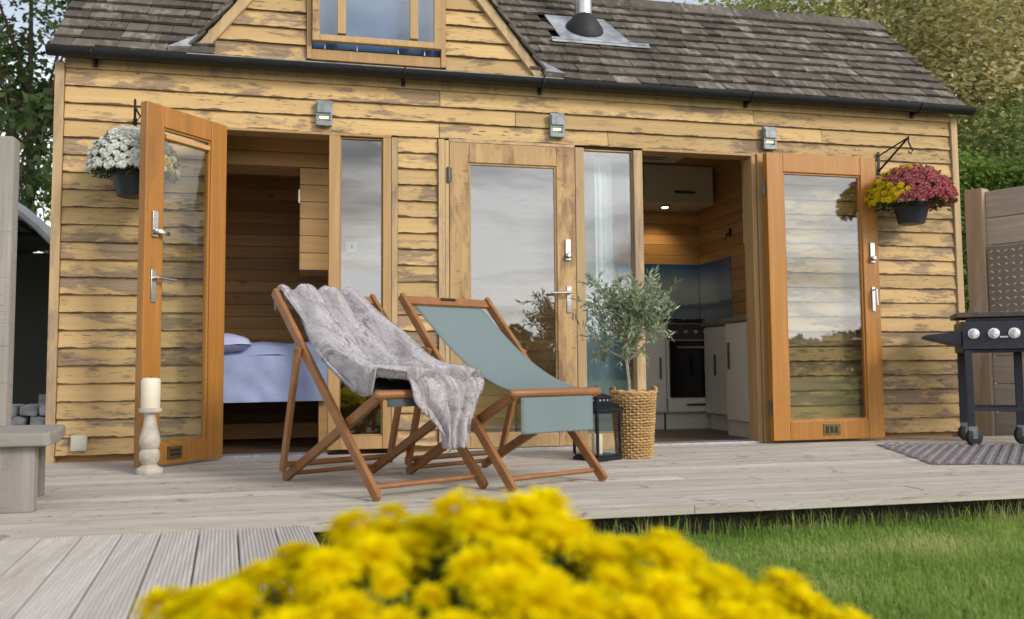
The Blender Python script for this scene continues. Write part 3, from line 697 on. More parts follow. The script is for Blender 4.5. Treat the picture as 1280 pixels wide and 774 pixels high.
# ------------------------------------------------------------------ wall lights, socket
def wall_light(x, z, label):
    t = thing('wall_light', (x, -.028, z), label, 'wall light', 'galvanised wall lights over the doors')
    mb = MB(); mb.box(-.05, .05, -.03, 0, -.015, .082); mb.box(-.05, .05, -.03, 0, -.078, -.047); mb.box(-.05, -.031, -.03, 0, -.047, -.015); mb.box(.031, .05, -.03, 0, -.047, -.015); mb.box(-.031, .031, -.008, 0, -.047, -.015)
    mb.box(-.043, .043, -.040, -.030, .0, .07); mb.build('housing', M['galv'], t, local=True, bevel=.003)
    MB().box(-.028, .028, -.020, -.009, -.030, -.016).build('lamp', M['glow'], t, local=True)
    return t
wl = wall_light(.067, 2.115, 'galvanised wall light left of centre, over the bedroom doorway'); 
for x, z, lb in ((1.576, 2.12, 'galvanised wall light over the closed middle door'), (3.122, 2.112, 'galvanised wall light over the hinge of the folded-back right door')):
    c = copy_tree(wl); c.location = (x, -.028, z); c['label'] = lb
so = MB(); so.box(-1.342, -1.256, -.055, -.026, .065, .155); so = rebase(so.build('socket_box', M['socket'], bevel=.006), (-1.3, -.026, .11)); tag(so, 'cream outdoor socket box low on the boards near the left corner', 'socket box')
MB().box(-1.33, -1.268, -.0585, -.0555, .078, .143).build('lid', M['socket'], so, bevel=.003)

# ------------------------------------------------------------------ deck chairs
def sling_pt(t, T, S, sag, off=0.0):
    """t 0..1 from the head rail to the seat bar, local x,z"""
    x = T[0] + (S[0] - T[0]) * t; z = T[1] + (S[1] - T[1]) * t
    d = 4 * sag * (t ** 1.25) * (1 - t) * 1.0
    return Vector((x - d * .35 * 0, 0, z - d + off))
def deck_chair(loc, th, t2, h2, Lb, s1, h1, kp, canvas, label, flap):
    t = thing('deck_chair', (*loc, 0), label, 'deck chair', 'folding wooden deck chairs on the deck', th)
    wA, wB = .534, .478
    T = Vector((-t2, 0, h2)); S = Vector((s1, 0, h1))
    def P(v, s): return Vector((v[0], s, v[2]))
    up = Vector((0, 1, 0))
    for s in (-1, 1):
        mb = MB(); mb.rnd().bar((.012, s * wA / 2, .008), P(T + (T.normalized()) * .02, s * wA / 2), .024, .044, up); mb.build('back_rail', M['teak'], t, local=True)
        mb = MB(); mb.rnd().bar((-Lb - .012, s * (wB / 2 - .004), .010), P(S, s * (wB / 2 - .004)), .024, .042, up); mb.build('seat_rail', M['teak'], t, local=True)
        pv = T * kp; pb = Vector((-Lb, 0, .02)).lerp(S, .085) + Vector((.0, 0, .03))
        mb = MB(); mb.rnd().bar(P(pv + (pv - pb).normalized() * .015, s * (wA / 2 + .027)), P(pb - Vector((0, 0, .03)), s * (wA / 2 + .020)), .022, .036, up); mb.build('prop_leg', M['teak'], t, local=True)
        mb = MB(); mb.tube([P(pv, s * (wA / 2 - .016)), P(pv, s * (wA / 2 + .045))], .007, 10); mb.build('pivot_bolt', M['brass'], t, local=True, smooth=True)
    mb = MB(); mb.tube([P(pb, -wA / 2 - .03), P(pb, wA / 2 + .03)], .014, 10); mb.build('prop_bar', M['teak'], t, local=True, smooth=True)
    mb = MB(); d = T.normalized(); mb.bar(P(T - d * .018, -wA / 2 + .012), P(T - d * .018, wA / 2 - .012), .055, .020, d); mb.build('head_rail', M['teak'], t, local=True)
    mb = MB(); mb.bar(P(T - d * .006 + Vector((.013, 0, .006)), -.045), P(T - d * .006 + Vector((.013, 0, .006)), .045), .014, .012, d); mb.build('grip_slot', M['darkmark'], t, local=True)
    mb = MB(); mb.tube([P(S, -wB / 2 - .028), P(S, -wB / 2 - .020), P(S, wB / 2 + .020), P(S, wB / 2 + .028)], [.012, .0185, .0185, .012], 14); mb.build('seat_bar', M['teak'], t, local=True, smooth=True)
    f = Vector((.0, 0, .0)).lerp(T, .055); mb = MB(); mb.tube([P(f, -wA / 2), P(f, wA / 2)], .011, 10); mb.build('stretcher', M['teak'], t, local=True, smooth=True); mb = MB()
    b = Vector((-Lb, 0, .02)).lerp(S, .045); mb.tube([P(b, -wB / 2), P(b, wB / 2)], .011, 10); mb.build('stretcher', M['teak'], t, local=True, smooth=True)
    # sling
    sw = .425
    T2 = (T.x + .012, T.z - .03); S2 = (S.x - .021, S.z + .004)
    def fn(u, v):
        s = (u - .5) * sw
        p = sling_pt(v, T2, S2, .082)
        w = 1 - .03 * math.sin(v * PI)
        return (p.x, s * w, p.z - .012 * (1 - (2 * u - 1) ** 2) * math.sin(PI * v))
    mb = MB(); mb.grid(fn, 14, 40); mb.build('sling', canvas, t, local=True, smooth=True, solid=.003)
    mb = MB()
    def fl(u, v):
        a = min(v * 4, 1) * PI * .62; s = (u - .5) * sw
        x = S.x - .0208 * math.cos(a); z = S.z - .0208 * math.sin(a)
        k = max(0, v - .25) / .75; return (x + .006 * math.sin(u * 9) * k, s, z - flap * k)
    mb.grid(fl, 14, 24); mb.build('sling_flap', canvas, t, local=True, smooth=True, solid=.003)
    return t
ch1 = dict(loc=(.492, -1.91), th=-1.095, t2=.923, h2=.883, Lb=.863, s1=-.017, h1=.416)
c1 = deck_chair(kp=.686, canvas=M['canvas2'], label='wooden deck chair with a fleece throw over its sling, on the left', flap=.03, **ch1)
c2 = deck_chair((1.063, -1.813), -1.108, .854, .874, .844, -.011, .411, .689, M['canvas'], 'wooden deck chair with bare sage green sling, nearer the middle door', .155)

# fleece throw over the left chair
def throw_fn(u, v):
    T2 = (-.923 + .012, .883 - .012); S2 = (-.017 + .004, .416 + .03)
    # s: local -y is the picture's left
    def lerp(tab, x):
        for (a, p), (b, q) in zip(tab, tab[1:]):
            if x <= b: return p + (q - p) * (x - a) / (b - a)
        return tab[-1][1]
    sl = lerp([(0, .25), (.08, .26), (.14, .30), (.28, .335), (.45, .36), (.58, .39), (.65, .37), (.70, .25), (.745, .12), (.85, .10), (1, -.03)], v)
    sr = lerp([(0, -.14), (.12, -.15), (.35, -.225), (.55, -.25), (.75, -.255), (.88, -.205), (1, -.095)], v)
    s = sl + (sr - sl) * u
    fold = .5 + .5 * math.sin(v * 2.2)
    hang = max(0, s - .236); s = min(s, .236) + hang * .12
    ph_ = u * 20 + 3.0 * v + 1.2 * math.sin(v * 4) + 1.6 * mnoise.noise(Vector((u * 2.0, v * 1.8, 1)))
    wv = math.sin(ph_) * .8 + .2 * math.sin(ph_ * 2 + 1)
    n1 = mnoise.noise(Vector((u * 5, v * 2.4, 2.5))); n2 = mnoise.noise(Vector((u * 11, v * 5, 7)))
    h = .034 + .027 * wv + .020 * n1 + .006 * n2
    if v < .12:       # hangs behind the head rail
        k = (.12 - v) / .12; a = min(1, k * 2) * PI
        p = Vector((T2[0] - .028 + .028 * math.cos(a), 0, T2[1] + .028 * math.sin(a) + .0)) - Vector((.0, 0, max(0, k - .5) * .10))
        p = p + Vector((math.cos(a) * h * .5, 0, math.sin(a) * h * .6))
    elif v < .75:
        t = (v - .12) / .63
        p = sling_pt(t, T2, S2, .082); nx = Vector((.45, 0, .89)); p = p + nx * (h + .006 + .028 * math.exp(-((t - .92) / .12) ** 2))
        s += .014 * math.sin(v * 19 + u * 4)
    else:
        k = (v - .75) / .25; a = min(1, k * 4) * PI * .5
        p = Vector((S2[0] + (.034 + h * .5) * math.sin(a), 0, S2[1] - .02 + (.034 + h * .5) * math.cos(a)))
        p.z -= max(0, k - .25) / .75 * .235; p.x += .035 * k * (.5 + wv * .5) + .015 * n1
        s += .02 * math.sin(k * 6 + u * 5)
    p.z -= hang * .93; p.x += hang * (.25 + .3 * wv)
    return (p.x, -s, p.z)
mb = MB(); mb.grid(throw_fn, 70, 130)
thr = mb.build('throw_blanket', M['throw'], smooth=True, solid=.008)
thr.location = (*ch1['loc'], 0); thr.rotation_euler = (0, 0, ch1['th'])
tag(thr, 'crumpled grey lilac fleece throw draped over the left deck chair', 'blanket')

def throw_pile(n=26000):
    g = random.Random(4); V = []; e = .004
    for k in range(n):
        u = g.random(); v = g.random() * .99
        p = Vector(throw_fn(u, v)); tu = Vector(throw_fn(min(1, u + e), v)) - p; tv = Vector(throw_fn(u, min(1, v + e))) - p
        if tu.length < 1e-6 or tv.length < 1e-6 or tu.length > .02 or tv.length > .03: continue
        nn = tu.cross(tv).normalized(); tv.normalize(); tu.normalize()
        sg = 1 if g.random() < .5 else -1
        d = (tv * .8 + tu * g.gauss(0, .5) + nn * sg * g.uniform(.3, .9)).normalized() * g.uniform(.008, .017); w = d.cross(Vector((g.gauss(0, 1), g.gauss(0, 1), g.gauss(0, 1)))).normalized() * .0011
        b = p + nn * sg * .003; V += [b - w, b + w, b + d]
    V = np.array([tuple(a) for a in V]); F = np.arange(len(V)).reshape(-1, 3)
    link_mesh('pile', V, F, np.random.RandomState(2).rand(len(F)), M['throw'], thr, local=True)
throw_pile()
# ------------------------------------------------------------------ candle on its holder, lantern
mb = MB(); prof = [(.076, 0), (.080, .012), (.074, .026), (.052, .036), (.040, .046), (.052, .062), (.060, .085), (.056, .110), (.046, .124), (.053, .134), (.060, .160), (.055, .190), (.044, .225), (.035, .262), (.032, .292), (.036, .304), (.062, .310), (.066, .318), (.064, .330), (.02, .331)]
prof = [(r * .86, z) for r, z in prof]
mb.lathe(prof, (-.80, -.745, 0), 32); ho = rebase(mb.build('candle_holder', M['stoneholder'], smooth=True), (-.80, -.745, 0)); tag(ho, 'pale turned wooden candle holder standing before the open left door', 'candle holder')
mb = MB(); mb.lathe([(.045, .331), (.047, .335), (.047, .470), (.043, .482), (.028, .486), (.01, .480)], (-.80, -.745, 0), 28); ca = rebase(mb.build('pillar_candle', M['candle'], smooth=True), (-.80, -.745, .331)); tag(ca, 'thick ivory pillar candle on the turned holder', 'candle')
mb = MB(); mb.tube([(-.80, -.745, .48), (-.798, -.745, .497)], .002, 5); mb.build('wick', M['black'], ca)

ln = thing('lantern', (1.582, -.775, 0), 'black metal and glass lantern beside the wicker basket', 'lantern', None, R(28))
mb = MB(); h = .098
mb.box(-h, h, -h, h, 0, .022); mb.box(-h + .008, h - .008, -h + .008, h - .008, .022, .034)
for sx in (-1, 1):
    for sy in (-1, 1): mb.box(sx * h - (.014 if sx > 0 else 0), sx * h + (0 if sx > 0 else .014), sy * h - (.014 if sy > 0 else 0), sy * h + (0 if sy > 0 else .014), .034, .262)
mb.box(-h, h, -h, h, .262, .278); mb.build('frame', M['blkmetal'], ln, local=True, bevel=.002)
mb = MB()
def sq(a, z): return [(-a, -a, z), (a, -a, z), (a, a, z), (-a, a, z)]
mb.loft([sq(.112, .278), sq(.112, .286), sq(.065, .322), sq(.056, .326), sq(.056, .346), sq(.064, .348), sq(.064, .354), sq(.028, .374)]); mb.build('roof', M['blkmetal'], ln, local=True, bevel=.002)
mb = MB()
for k in range(3):
    for s in (-1, 1):
        mb.box(-.03 + k * .03 - .006, -.03 + k * .03 + .006, s * .0568 - .0006, s * .0568 + .0006, .331, .341); mb.box(s * .0568 - .0006, s * .0568 + .0006, -.03 + k * .03 - .006, -.03 + k * .03 + .006, .331, .341)
mb.build('vent_hole', M['chrome'], ln, local=True)
mb = MB(); mb.tube([(.026 * math.cos(a), 0, .385 + .026 * math.sin(a)) for a in np.linspace(-.6, PI + .6, 14)], .004, 6); mb.build('handle_ring', M['blkmetal'], ln, local=True)
for q in ((-h + .014, h - .014, -h + .004, -h + .006), (-h + .014, h - .014, h - .006, h - .004)): MB().box(*q, .036, .260).build('pane', M['glass_lan'], ln, local=True)
for q in ((-h + .004, -h + .006, -h + .014, h - .014), (h - .006, h - .004, -h + .014, h - .014)): MB().box(*q, .036, .260).build('pane', M['glass_lan'], ln, local=True)
mb = MB(); mb.lathe([(.030, .034), (.031, .036), (.031, .140), (.027, .146), (.006, .145)], (1.582, -.775, 0), 20); lc = rebase(mb.build('pillar_candle', M['candle'], smooth=True), (1.582, -.775, .034)); tag(lc, 'small white candle inside the black lantern', 'candle')

# ------------------------------------------------------------------ wicker basket and olive tree
bx, by = 1.825, -.72
bk = thing('wicker_basket', (bx, by, 0), 'tapered straw wicker basket holding the olive tree', 'basket')
mb = MB(); NR = 24; H = .375
def br(z): return .100 + (.126 - .100) * (z / H)
for k in range(NR):
    z = .008 + (H - .02) * k / (NR - 1); mb.rnd(); ns = 72; ring = []
    pts = []
    rings = []
    for a in range(ns):
        an = 2 * PI * a / ns; rr = br(z) + .0055 * math.cos(an * 18 + PI * (k % 2)); zz = z + .002 * math.sin(an * 5 + k)
        c = Vector((bx + rr * math.cos(an), by + rr * math.sin(an), zz)); rad = Vector((math.cos(an), math.sin(an), 0))
        rings.append([c + (rad * math.cos(q) + Vector((0, 0, 1)) * math.sin(q)) * (.0055 if abs(math.cos(q)) > .5 else .0083) for q in (0, PI / 3, 2 * PI / 3, PI, 4 * PI / 3, 5 * PI / 3)])
    rings.append(rings[0]); mb.loft(rings, cap=False)
mb.build('weave', M['wicker'], bk, smooth=True)
mb = MB()
for k in range(36):
    an = 2 * PI * k / 36; mb.rnd(); mb.tube([(bx + br(0) * math.cos(an), by + br(0) * math.sin(an), .0), (bx + br(H) * math.cos(an), by + br(H) * math.sin(an), H)], .004, 5)
mb.build('stake', M['wicker'], bk)
mb = MB(); mb.rnd(); pts = [(bx + (br(H) + .003 * math.sin(7 * a)) * math.cos(a), by + br(H) * math.sin(a), H + .004 * math.sin(11 * a)) for a in np.linspace(0, 2 * PI, 60)]; mb.tube(pts, .010, 8); mb.build('rim', M['wicker'], bk, smooth=True)
for s in (-1, 1):
    mb = MB(); mb.rnd(); mb.tube([(bx + s * (br(H)) + .0, by + .045 * math.cos(a), H + .03 * math.sin(a)) for a in np.linspace(0, PI, 14)], .009, 8); mb.build('handle', M['wicker'], bk, smooth=True)
mb = MB(); mb.lathe([(.09, .02), (.112, .33), (.0, .335)], (bx, by, 0), 24); mb.build('soil', M['soil'], bk)

def leaf_quads(P, D, U, L, W, curl=.15):
    """arrays: base points, directions, side vectors, lengths, widths -> two-quad leaves"""
    n = len(P); N = np.cross(D, U)
    a = P; b = P + D * (L * .5)[:, None] + U * (W * .5)[:, None] + N * (curl * W)[:, None]; c = P + D * L[:, None]; d = P + D * (L * .5)[:, None] - U * (W * .5)[:, None] + N * (curl * W)[:, None]
    V = np.stack([a, b, c, d], 1).reshape(-1, 3); F = np.arange(n * 4).reshape(n, 4); return V, F
def unit(v): return v / np.maximum(np.linalg.norm(v, axis=1, keepdims=True), 1e-9)
rs = np.random.RandomState(11)
ol = thing('olive_tree', (bx, by, .335), 'small silvery olive tree growing in the wicker basket', 'tree')
mb = MB(); trunk = [(bx - .025, by, .33), (bx - .028, by, .45), (bx - .040, by, .56), (bx - .035, by, .66), (bx - .02, by, .78)]
mb.tube(trunk, [.012, .010, .0095, .009, .007], 8)
tips = []
for k in range(26):
    st = Vector(trunk[2 + k % 3]) if k % 4 else Vector(trunk[4])
    an = 2.4 * k; el = random.uniform(.35, 1.1); L = random.uniform(.18, .36)
    e = st + Vector((math.cos(an) * math.cos(el) * L * .84 + .012, math.sin(an) * math.cos(el) * L * .7, math.sin(el) * L * 1.0 + .02))
    mid = st.lerp(e, .5) + Vector((0, 0, -.02)); mb.tube([st, mid, e], [.006, .004, .002], 5); tips.append((st, mid, e))
mb.tube([(bx - .038, by, .56), (bx + .03, by - .02, .60), (bx + .10, by - .02, .68)], [.008, .006, .004], 6)
mb.build('trunk', M['bark'], ol, smooth=True)
Ps, Ds = [], []
for st, mid, e in tips:
    for j in range(10):
        a0 = mid.lerp(e, random.uniform(-.3, 1.0)); d = Vector((random.gauss(0, 1), random.gauss(0, .8), random.gauss(.55, .7))).normalized() * random.uniform(.06, .13)
        for q in range(11):
            p = a0 + d * (q / 10) ; Ps.append(p); Ds.append(d.normalized() * .7 + Vector((random.gauss(0, .6), random.gauss(0, .6), random.gauss(.1, .6))))
for k in range(16):      # long shoots
    an = random.uniform(0, 2 * PI); a0 = Vector((bx + .01 + .165 * math.cos(an), by + .16 * math.sin(an), .78 + random.uniform(-.08, .16))); d = Vector((math.cos(an) * .6, math.sin(an) * .5, .9)).normalized() * random.uniform(.10, .20)
    for q in range(22): Ps.append(a0 + d * q / 21); Ds.append(d.normalized() + Vector((random.gauss(0, .6), random.gauss(0, .6), random.gauss(0, .4))))
for k in range(10):      # drooping sprigs
    an = random.uniform(0, 2 * PI); a0 = Vector((bx + .15 * math.cos(an) - .04, by + .15 * math.sin(an), .66)); d = Vector((math.cos(an) * .4, math.sin(an) * .3, -.8)).normalized() * random.uniform(.06, .13)
    for q in range(12): Ps.append(a0 + d * q / 11); Ds.append(d.normalized() + Vector((random.gauss(0, .7), random.gauss(0, .7), random.gauss(0, .5))))
P = np.array(Ps); D = unit(np.array(Ds)); U = unit(np.cross(D, rs.normal(size=D.shape))); n = len(P)
V, F = leaf_quads(P, D, U, rs.uniform(.032, .062, n), rs.uniform(.008, .013, n))
link_mesh('foliage', V, F, rs.rand(n), M['oliveleaf'], ol)

# ------------------------------------------------------------------ flower heads and planters
def head_mesh(name, rings, mat):
    """composite flower: rings of (count, length, elevation, width)"""
    Ps, Ds, Ls, Ws = [], [], [], []
    for n, L, el, W, z in rings:
        for k in range(n):
            a = 2 * PI * k / n + random.uniform(-.2, .2); e = el + random.uniform(-.15, .15)
            d = Vector((math.cos(a) * math.cos(e), math.sin(a) * math.cos(e), math.sin(e))); Ps.append(Vector((d.x * .002, d.y * .002, z))); Ds.append(d); Ls.append(L * random.uniform(.85, 1.1)); Ws.append(W)
    P = np.array(Ps); D = np.array(Ds); U = unit(np.cross(D, np.array([[0, 0, 1.0]]) + .001))
    V, F = leaf_quads(P, D, U, np.array(Ls), np.array(Ws), -.25)
    me = bpy.data.meshes.new(name); me.from_pydata(V.tolist(), [], F.tolist()); a = me.attributes.new('rnd', 'FLOAT', 'FACE'); a.data.foreach_set('value', np.random.rand(len(F)).astype(np.float32)); me.materials.append(mat); return me, V, F
SM = [(14, .023, -.05, .0095, 0), (13, .020, .4, .008, .003), (10, .016, .8, .007, .005), (7, .010, 1.25, .006, .007)]
KIND = {}
for k_, m_ in (('white', 'whitep'), ('pink', 'pink'), ('golden', 'ylw2')): KIND[k_] = head_mesh(k_ + '_bloom', SM, M[m_])
me_w, me_p, me_y = 'white', 'pink', 'golden'
def align(o, nrm_, spin):
    z = Vector(nrm_).normalized(); q = Vector((0, 0, 1)).rotation_difference(z); o.rotation_mode = 'QUATERNION'; o.rotation_quaternion = q @ Matrix.Rotation(spin, 3, 'Z').to_quaternion()
def planter(cx, cy, zp, ztop, rad, label, pick, n, ex=(1, 1)):
    t = thing('hanging_planter', (cx, cy, zp), label, 'hanging basket', 'hanging flower baskets on the cabin front')
    mb = MB(); hgt = .15
    mb.lathe([(.07, 0), (.085, .004), (.098, .05), (.112, .11), (.125, .118), (.127, .145), (.118, .148), (.10, .10), (.02, .098)], (cx, cy, zp), 12); mb.build('pot', M['pot'], t, smooth=True)
    zc = zp + .165; a, c = rad, ztop - zc
    # leaves
    m = 1500; th = rs.uniform(0, 2 * PI, m); ph = np.arccos(rs.uniform(-.22, 1, m)); k = rs.uniform(.55, 1.03, m)
    N = np.stack([np.sin(ph) * np.cos(th), np.sin(ph) * np.sin(th) * .92, np.cos(ph)], 1); Pp = N * np.array([a, a * .92, c])[None] * k[:, None] + np.array([cx, cy, zc])
    D = unit(N + rs.normal(0, .7, (m, 3))); U = unit(np.cross(D, rs.normal(size=(m, 3)))); V, F = leaf_quads(Pp, D, U, rs.uniform(.02, .042, m), rs.uniform(.012, .02, m)); link_mesh('foliage', V, F, rs.rand(m), M['greenleaf'], t)
    i = 0; cnt = 0; pts = []
    while cnt < n and i < 30000:
        i += 1; th = random.uniform(0, 2 * PI); cz = random.uniform(-.12, 1); sn = math.sqrt(max(0, 1 - cz * cz)); N = Vector((sn * math.cos(th), sn * math.sin(th), cz))
        if N.y > .75: continue
        p = Vector((cx + N.x * a * random.uniform(.88, 1.09), cy + N.y * a * random.uniform(.84, .98), zc + N.z * c * random.uniform(.88, 1.08)))
        if any((p - q[0]).length < (.0285 if rad < .25 else .027) for q in pts): continue
        me = pick(N)
        if me is None: continue
        pts.append((p, N, me)); cnt += 1
    pts.sort(key=lambda q: q[1].y - .25 * q[1].z)          # the heads that face the lawn come first
    rest = {}
    for i, (p, N, me) in enumerate(pts):
        q = Vector((0, 0, 1)).rotation_difference(Vector((N.x, N.y, N.z * .8 + .2)).normalized()) @ Matrix.Rotation(random.uniform(0, 6), 3, 'Z').to_quaternion(); sc_ = random.uniform(.85, 1.15)
        if i < 100:
            o = bpy.data.objects.new('bloom', KIND[me][0]); COL.objects.link(o); o.parent = t; o.location = p - t.location; o.rotation_mode = 'QUATERNION'; o.rotation_quaternion = q; o.scale = (sc_,) * 3
        else: rest.setdefault(me, []).append(np.array(Matrix.LocRotScale(p, q, Vector((sc_,) * 3))))
    for me, ms in rest.items():
        hv, hf = KIND[me][1:]; V = np.concatenate([hv @ m_[:3, :3].T + m_[:3, 3] for m_ in ms]); F = np.concatenate([hf + len(hv) * a for a in range(len(ms))])
        o = link_mesh('blooms', V, F, rs.rand(len(F)), KIND[me][0].materials[0], t); o['kind'] = 'stuff'
    mb = MB()
    for q in range(3):
        an = q * 2.094 + .5; mb.tube([(cx + .12 * math.cos(an), cy + .12 * math.sin(an), zp + .145), (cx, cy, ztop + .04)], .0022, 5)
    mb.build('hanging_wire', M['iron'], t); return t
def pick_white(N): 
    if N.x > .62 and N.z < .75: return me_y if random.random() < .8 else me_w
    if -.05 < N.z < .28 and N.x < .5 and random.random() < .75: return None
    return me_w
def pick_pink(N):
    if N.z < .02 and abs(N.x) < .75 and random.random() < .7: return None
    if N.x < -.70 + .12 * math.sin(N.z * 9) or (N.z > .80 and N.x < -.05 and random.random() < .8): return me_y
    return me_p
planter(-1.0, -.235, 1.512, 1.895, .225, 'white and yellow flowers in a dark hanging pot behind the left door', pick_white, 330)
planter(4.05, -.29, 1.492, 1.885, .275, 'pink and yellow flowers in a dark hanging pot near the right corner', pick_pink, 380)
def bracket(x, wx, zt, zb, y, label):
    t = MB(); t.bar((wx, -.034, zb), (wx, -.034, zt), .022, .008, (1, 0, 0)); t.tube([(wx, -.034, zt - .03), (x, y, zt + .045)], .006, 6); t.tube([(wx, -.034, zb + .02), (x, y, zt + .045)], .008, 6)
    t.tube([(x, y, zt + .055), (x, y, zt + .01), (x + .015, y, zt - .02), (x + .03, y, zt - .045), (x + .015, y, zt - .07), (x - .005, y, zt - .055)], .006, 6)
    o = t.build('hanging_bracket', M['iron']); rebase(o, (wx, -.034, zb)); return tag(o, label, 'bracket', 'iron basket brackets')
bracket(4.05, 3.99, 2.06, 1.90, -.29, 'black iron bracket holding the pink flowers near the right corner')
bracket(-1.0, -1.035, 2.03, 1.87, -.235, 'black iron bracket holding the white flowers behind the left door')

# ------------------------------------------------------------------ foreground chrysanthemum
mx, my = .178, -4.6625
mum = thing('chrysanthemum', (mx, my, -.13), 'blurred bright yellow chrysanthemum bush closest to the camera', 'flowering plant')
MMR = [(22, .041, -.20, .013, 0), (22, .039, .02, .013, .003), (20, .035, .25, .012, .006), (18, .028, .5, .011, .008), (13, .020, .85, .010, .009), (9, .012, 1.2, .008, .010)]
me_m, HV, HF = head_mesh('yellow_bloom', MMR, M['yellow'])
def mumz(r): return .374 - .165 * r ** 1.05 - (.6 * (r - .86) if r > .86 else 0)
cand = []
ax, ay, az, z0 = .45, .3525, .30, -.02
tries = 0
while len(cand) < 330 and tries < 40000:
    tries += 1; th = random.uniform(0, 2 * PI); r = math.sqrt(random.random()) * .995
    N = Vector((.42 * math.cos(th), .42 * math.sin(th), 1)).normalized() if r < .85 else Vector((math.cos(th), math.sin(th), .5)).normalized()
    k = 1.0
    bump = 1 + .10 * mnoise.noise(Vector((math.cos(th) * r * 3.2, math.sin(th) * r * 3.2, 4)))
    px_, py_ = ax * r * math.cos(th), ay * r * math.sin(th)
    gap = mnoise.noise(Vector((px_ * 17, py_ * 17, 1.5)))
    if gap < -.22: continue
    p = Vector((mx + px_, my + py_, mumz(r) + .040 * gap + random.uniform(-.011, .009)))
    if any((p - q).length < random.uniform(.035, .050) for q, _ in cand): continue
    cand.append((p, N))
cam_p = Vector((0, -5.57, .515))
cand.sort(key=lambda c: (c[0] - cam_p).length - .25 * c[0].z)
restV, restF = [], []
for i, (p, N) in enumerate(cand):
    q = Vector((0, 0, 1)).rotation_difference((N + Vector((random.gauss(0, .16), random.gauss(0, .16), .9))).normalized()) @ Matrix.Rotation(random.uniform(0, 6), 3, 'Z').to_quaternion(); s = .80 * random.choice((.62, .8, .95, 1.05, 1.1, 1.15))
    if i < 100:
        o = bpy.data.objects.new('flower_head', me_m); COL.objects.link(o); o.parent = mum; o.location = p - mum.location; o.rotation_mode = 'QUATERNION'; o.rotation_quaternion = q; o.scale = (s, s, s)
    else:
        Mx = np.array((Matrix.LocRotScale(p, q, Vector((s, s, s))))); restF.append(HF + len(HV) * (i - 100)); restV.append(HV @ Mx[:3, :3].T + Mx[:3, 3])
if restV: V = np.concatenate(restV); F = np.concatenate(restF); o = link_mesh('flower_heads', V, F, rs.rand(len(F)), M['yellow'], mum); o['kind'] = 'stuff'
m = 7000; th = rs.uniform(0, 2 * PI, m); r = np.sqrt(rs.rand(m)); k = rs.uniform(.35, .97, m)
Pp = np.stack([mx + ax * r * np.cos(th) * (.4 + .6 * k), my + ay * r * np.sin(th) * (.4 + .6 * k), np.array([mumz(a) for a in r]) * k - .13 * (1 - k) - .022], 1); D = unit(rs.normal(0, 1, (m, 3)) + np.array([0, 0, .5])); U = unit(np.cross(D, rs.normal(size=(m, 3))))
V, F = leaf_quads(Pp, D, U, rs.uniform(.024, .045, m), rs.uniform(.011, .02, m)); link_mesh('foliage', V, F, rs.rand(m), M['mumleaf'], mum)
mb = MB()
for p, N in cand[::2]: mb.tube([(mx + (p.x - mx) * .25, my + (p.y - my) * .25, -.13), (mx + (p.x - mx) * .8, my + (p.y - my) * .8, p.z * .5), p], [.004, .003, .002], 4)
mb.build('stem', M['stem'], mum)

# ------------------------------------------------------------------ grass
def grass(n, x0, x1, y0, y1, h0, h1, name, keep, base=-.135):
    P = np.stack([rs.uniform(x0, x1, n), rs.uniform(y0, y1, n), np.full(n, base)], 1); P = P[keep(P)]; n = len(P)
    pn = np.array([mnoise.noise(Vector((p[0] * 3, p[1] * 3, 0))) for p in P])
    h = rs.uniform(h0, h1, n) * (1 + .35 * pn); a = rs.uniform(0, 2 * PI, n); lean = rs.uniform(.15, .95, n); w = rs.uniform(.0010, .0023, n)
    dx = np.stack([np.cos(a), np.sin(a), np.zeros(n)], 1); sd = np.stack([-np.sin(a), np.cos(a), np.zeros(n)], 1)
    up = np.array([0, 0, 1.0])
    m = P + up * (h * .6)[:, None] + dx * (h * lean * .25)[:, None]; t = P + up * (h * (1 - .25 * lean))[:, None] + dx * (h * lean * .8)[:, None]
    V = np.stack([P - sd * w[:, None], P + sd * w[:, None], m + sd * (w * .8)[:, None], m - sd * (w * .8)[:, None], t], 1).reshape(-1, 3)
    i = np.arange(n) * 5
    F4 = np.stack([i, i + 1, i + 2, i + 3], 1).tolist(); F3 = np.stack([i + 3, i + 2, i + 4], 1).tolist()
    c = np.clip(rs.rand(n) * .75 + .55 * pn + .12, 0, 1)
    return V, F4 + F3, np.concatenate([c, c])
def kp(P):
    xe = .02 + .09 * (-2.46 - P[:, 1])
    return (P[:, 0] > xe) & (P[:, 1] < -2.36) & (P[:, 0] < .6 + 2.1 * (P[:, 1] + 4.6) + .6)
V, F, c = grass(170000, .0, 5.4, -4.3, -2.36, .016, .042, 'g', kp)
V2, F2, c2 = grass(1100, .03, 5.0, -2.50, -2.36, .06, .13, 'g', lambda P: P[:, 0] > -9)
off = len(V); F = F + [tuple(a + off for a in f) for f in F2]; V = np.concatenate([V, V2]); c = np.concatenate([c, c2])
tag(link_mesh('grass', V, F, c, M['grass']), 'short green lawn grass growing up to the deck edge', 'grass', kind='stuff')

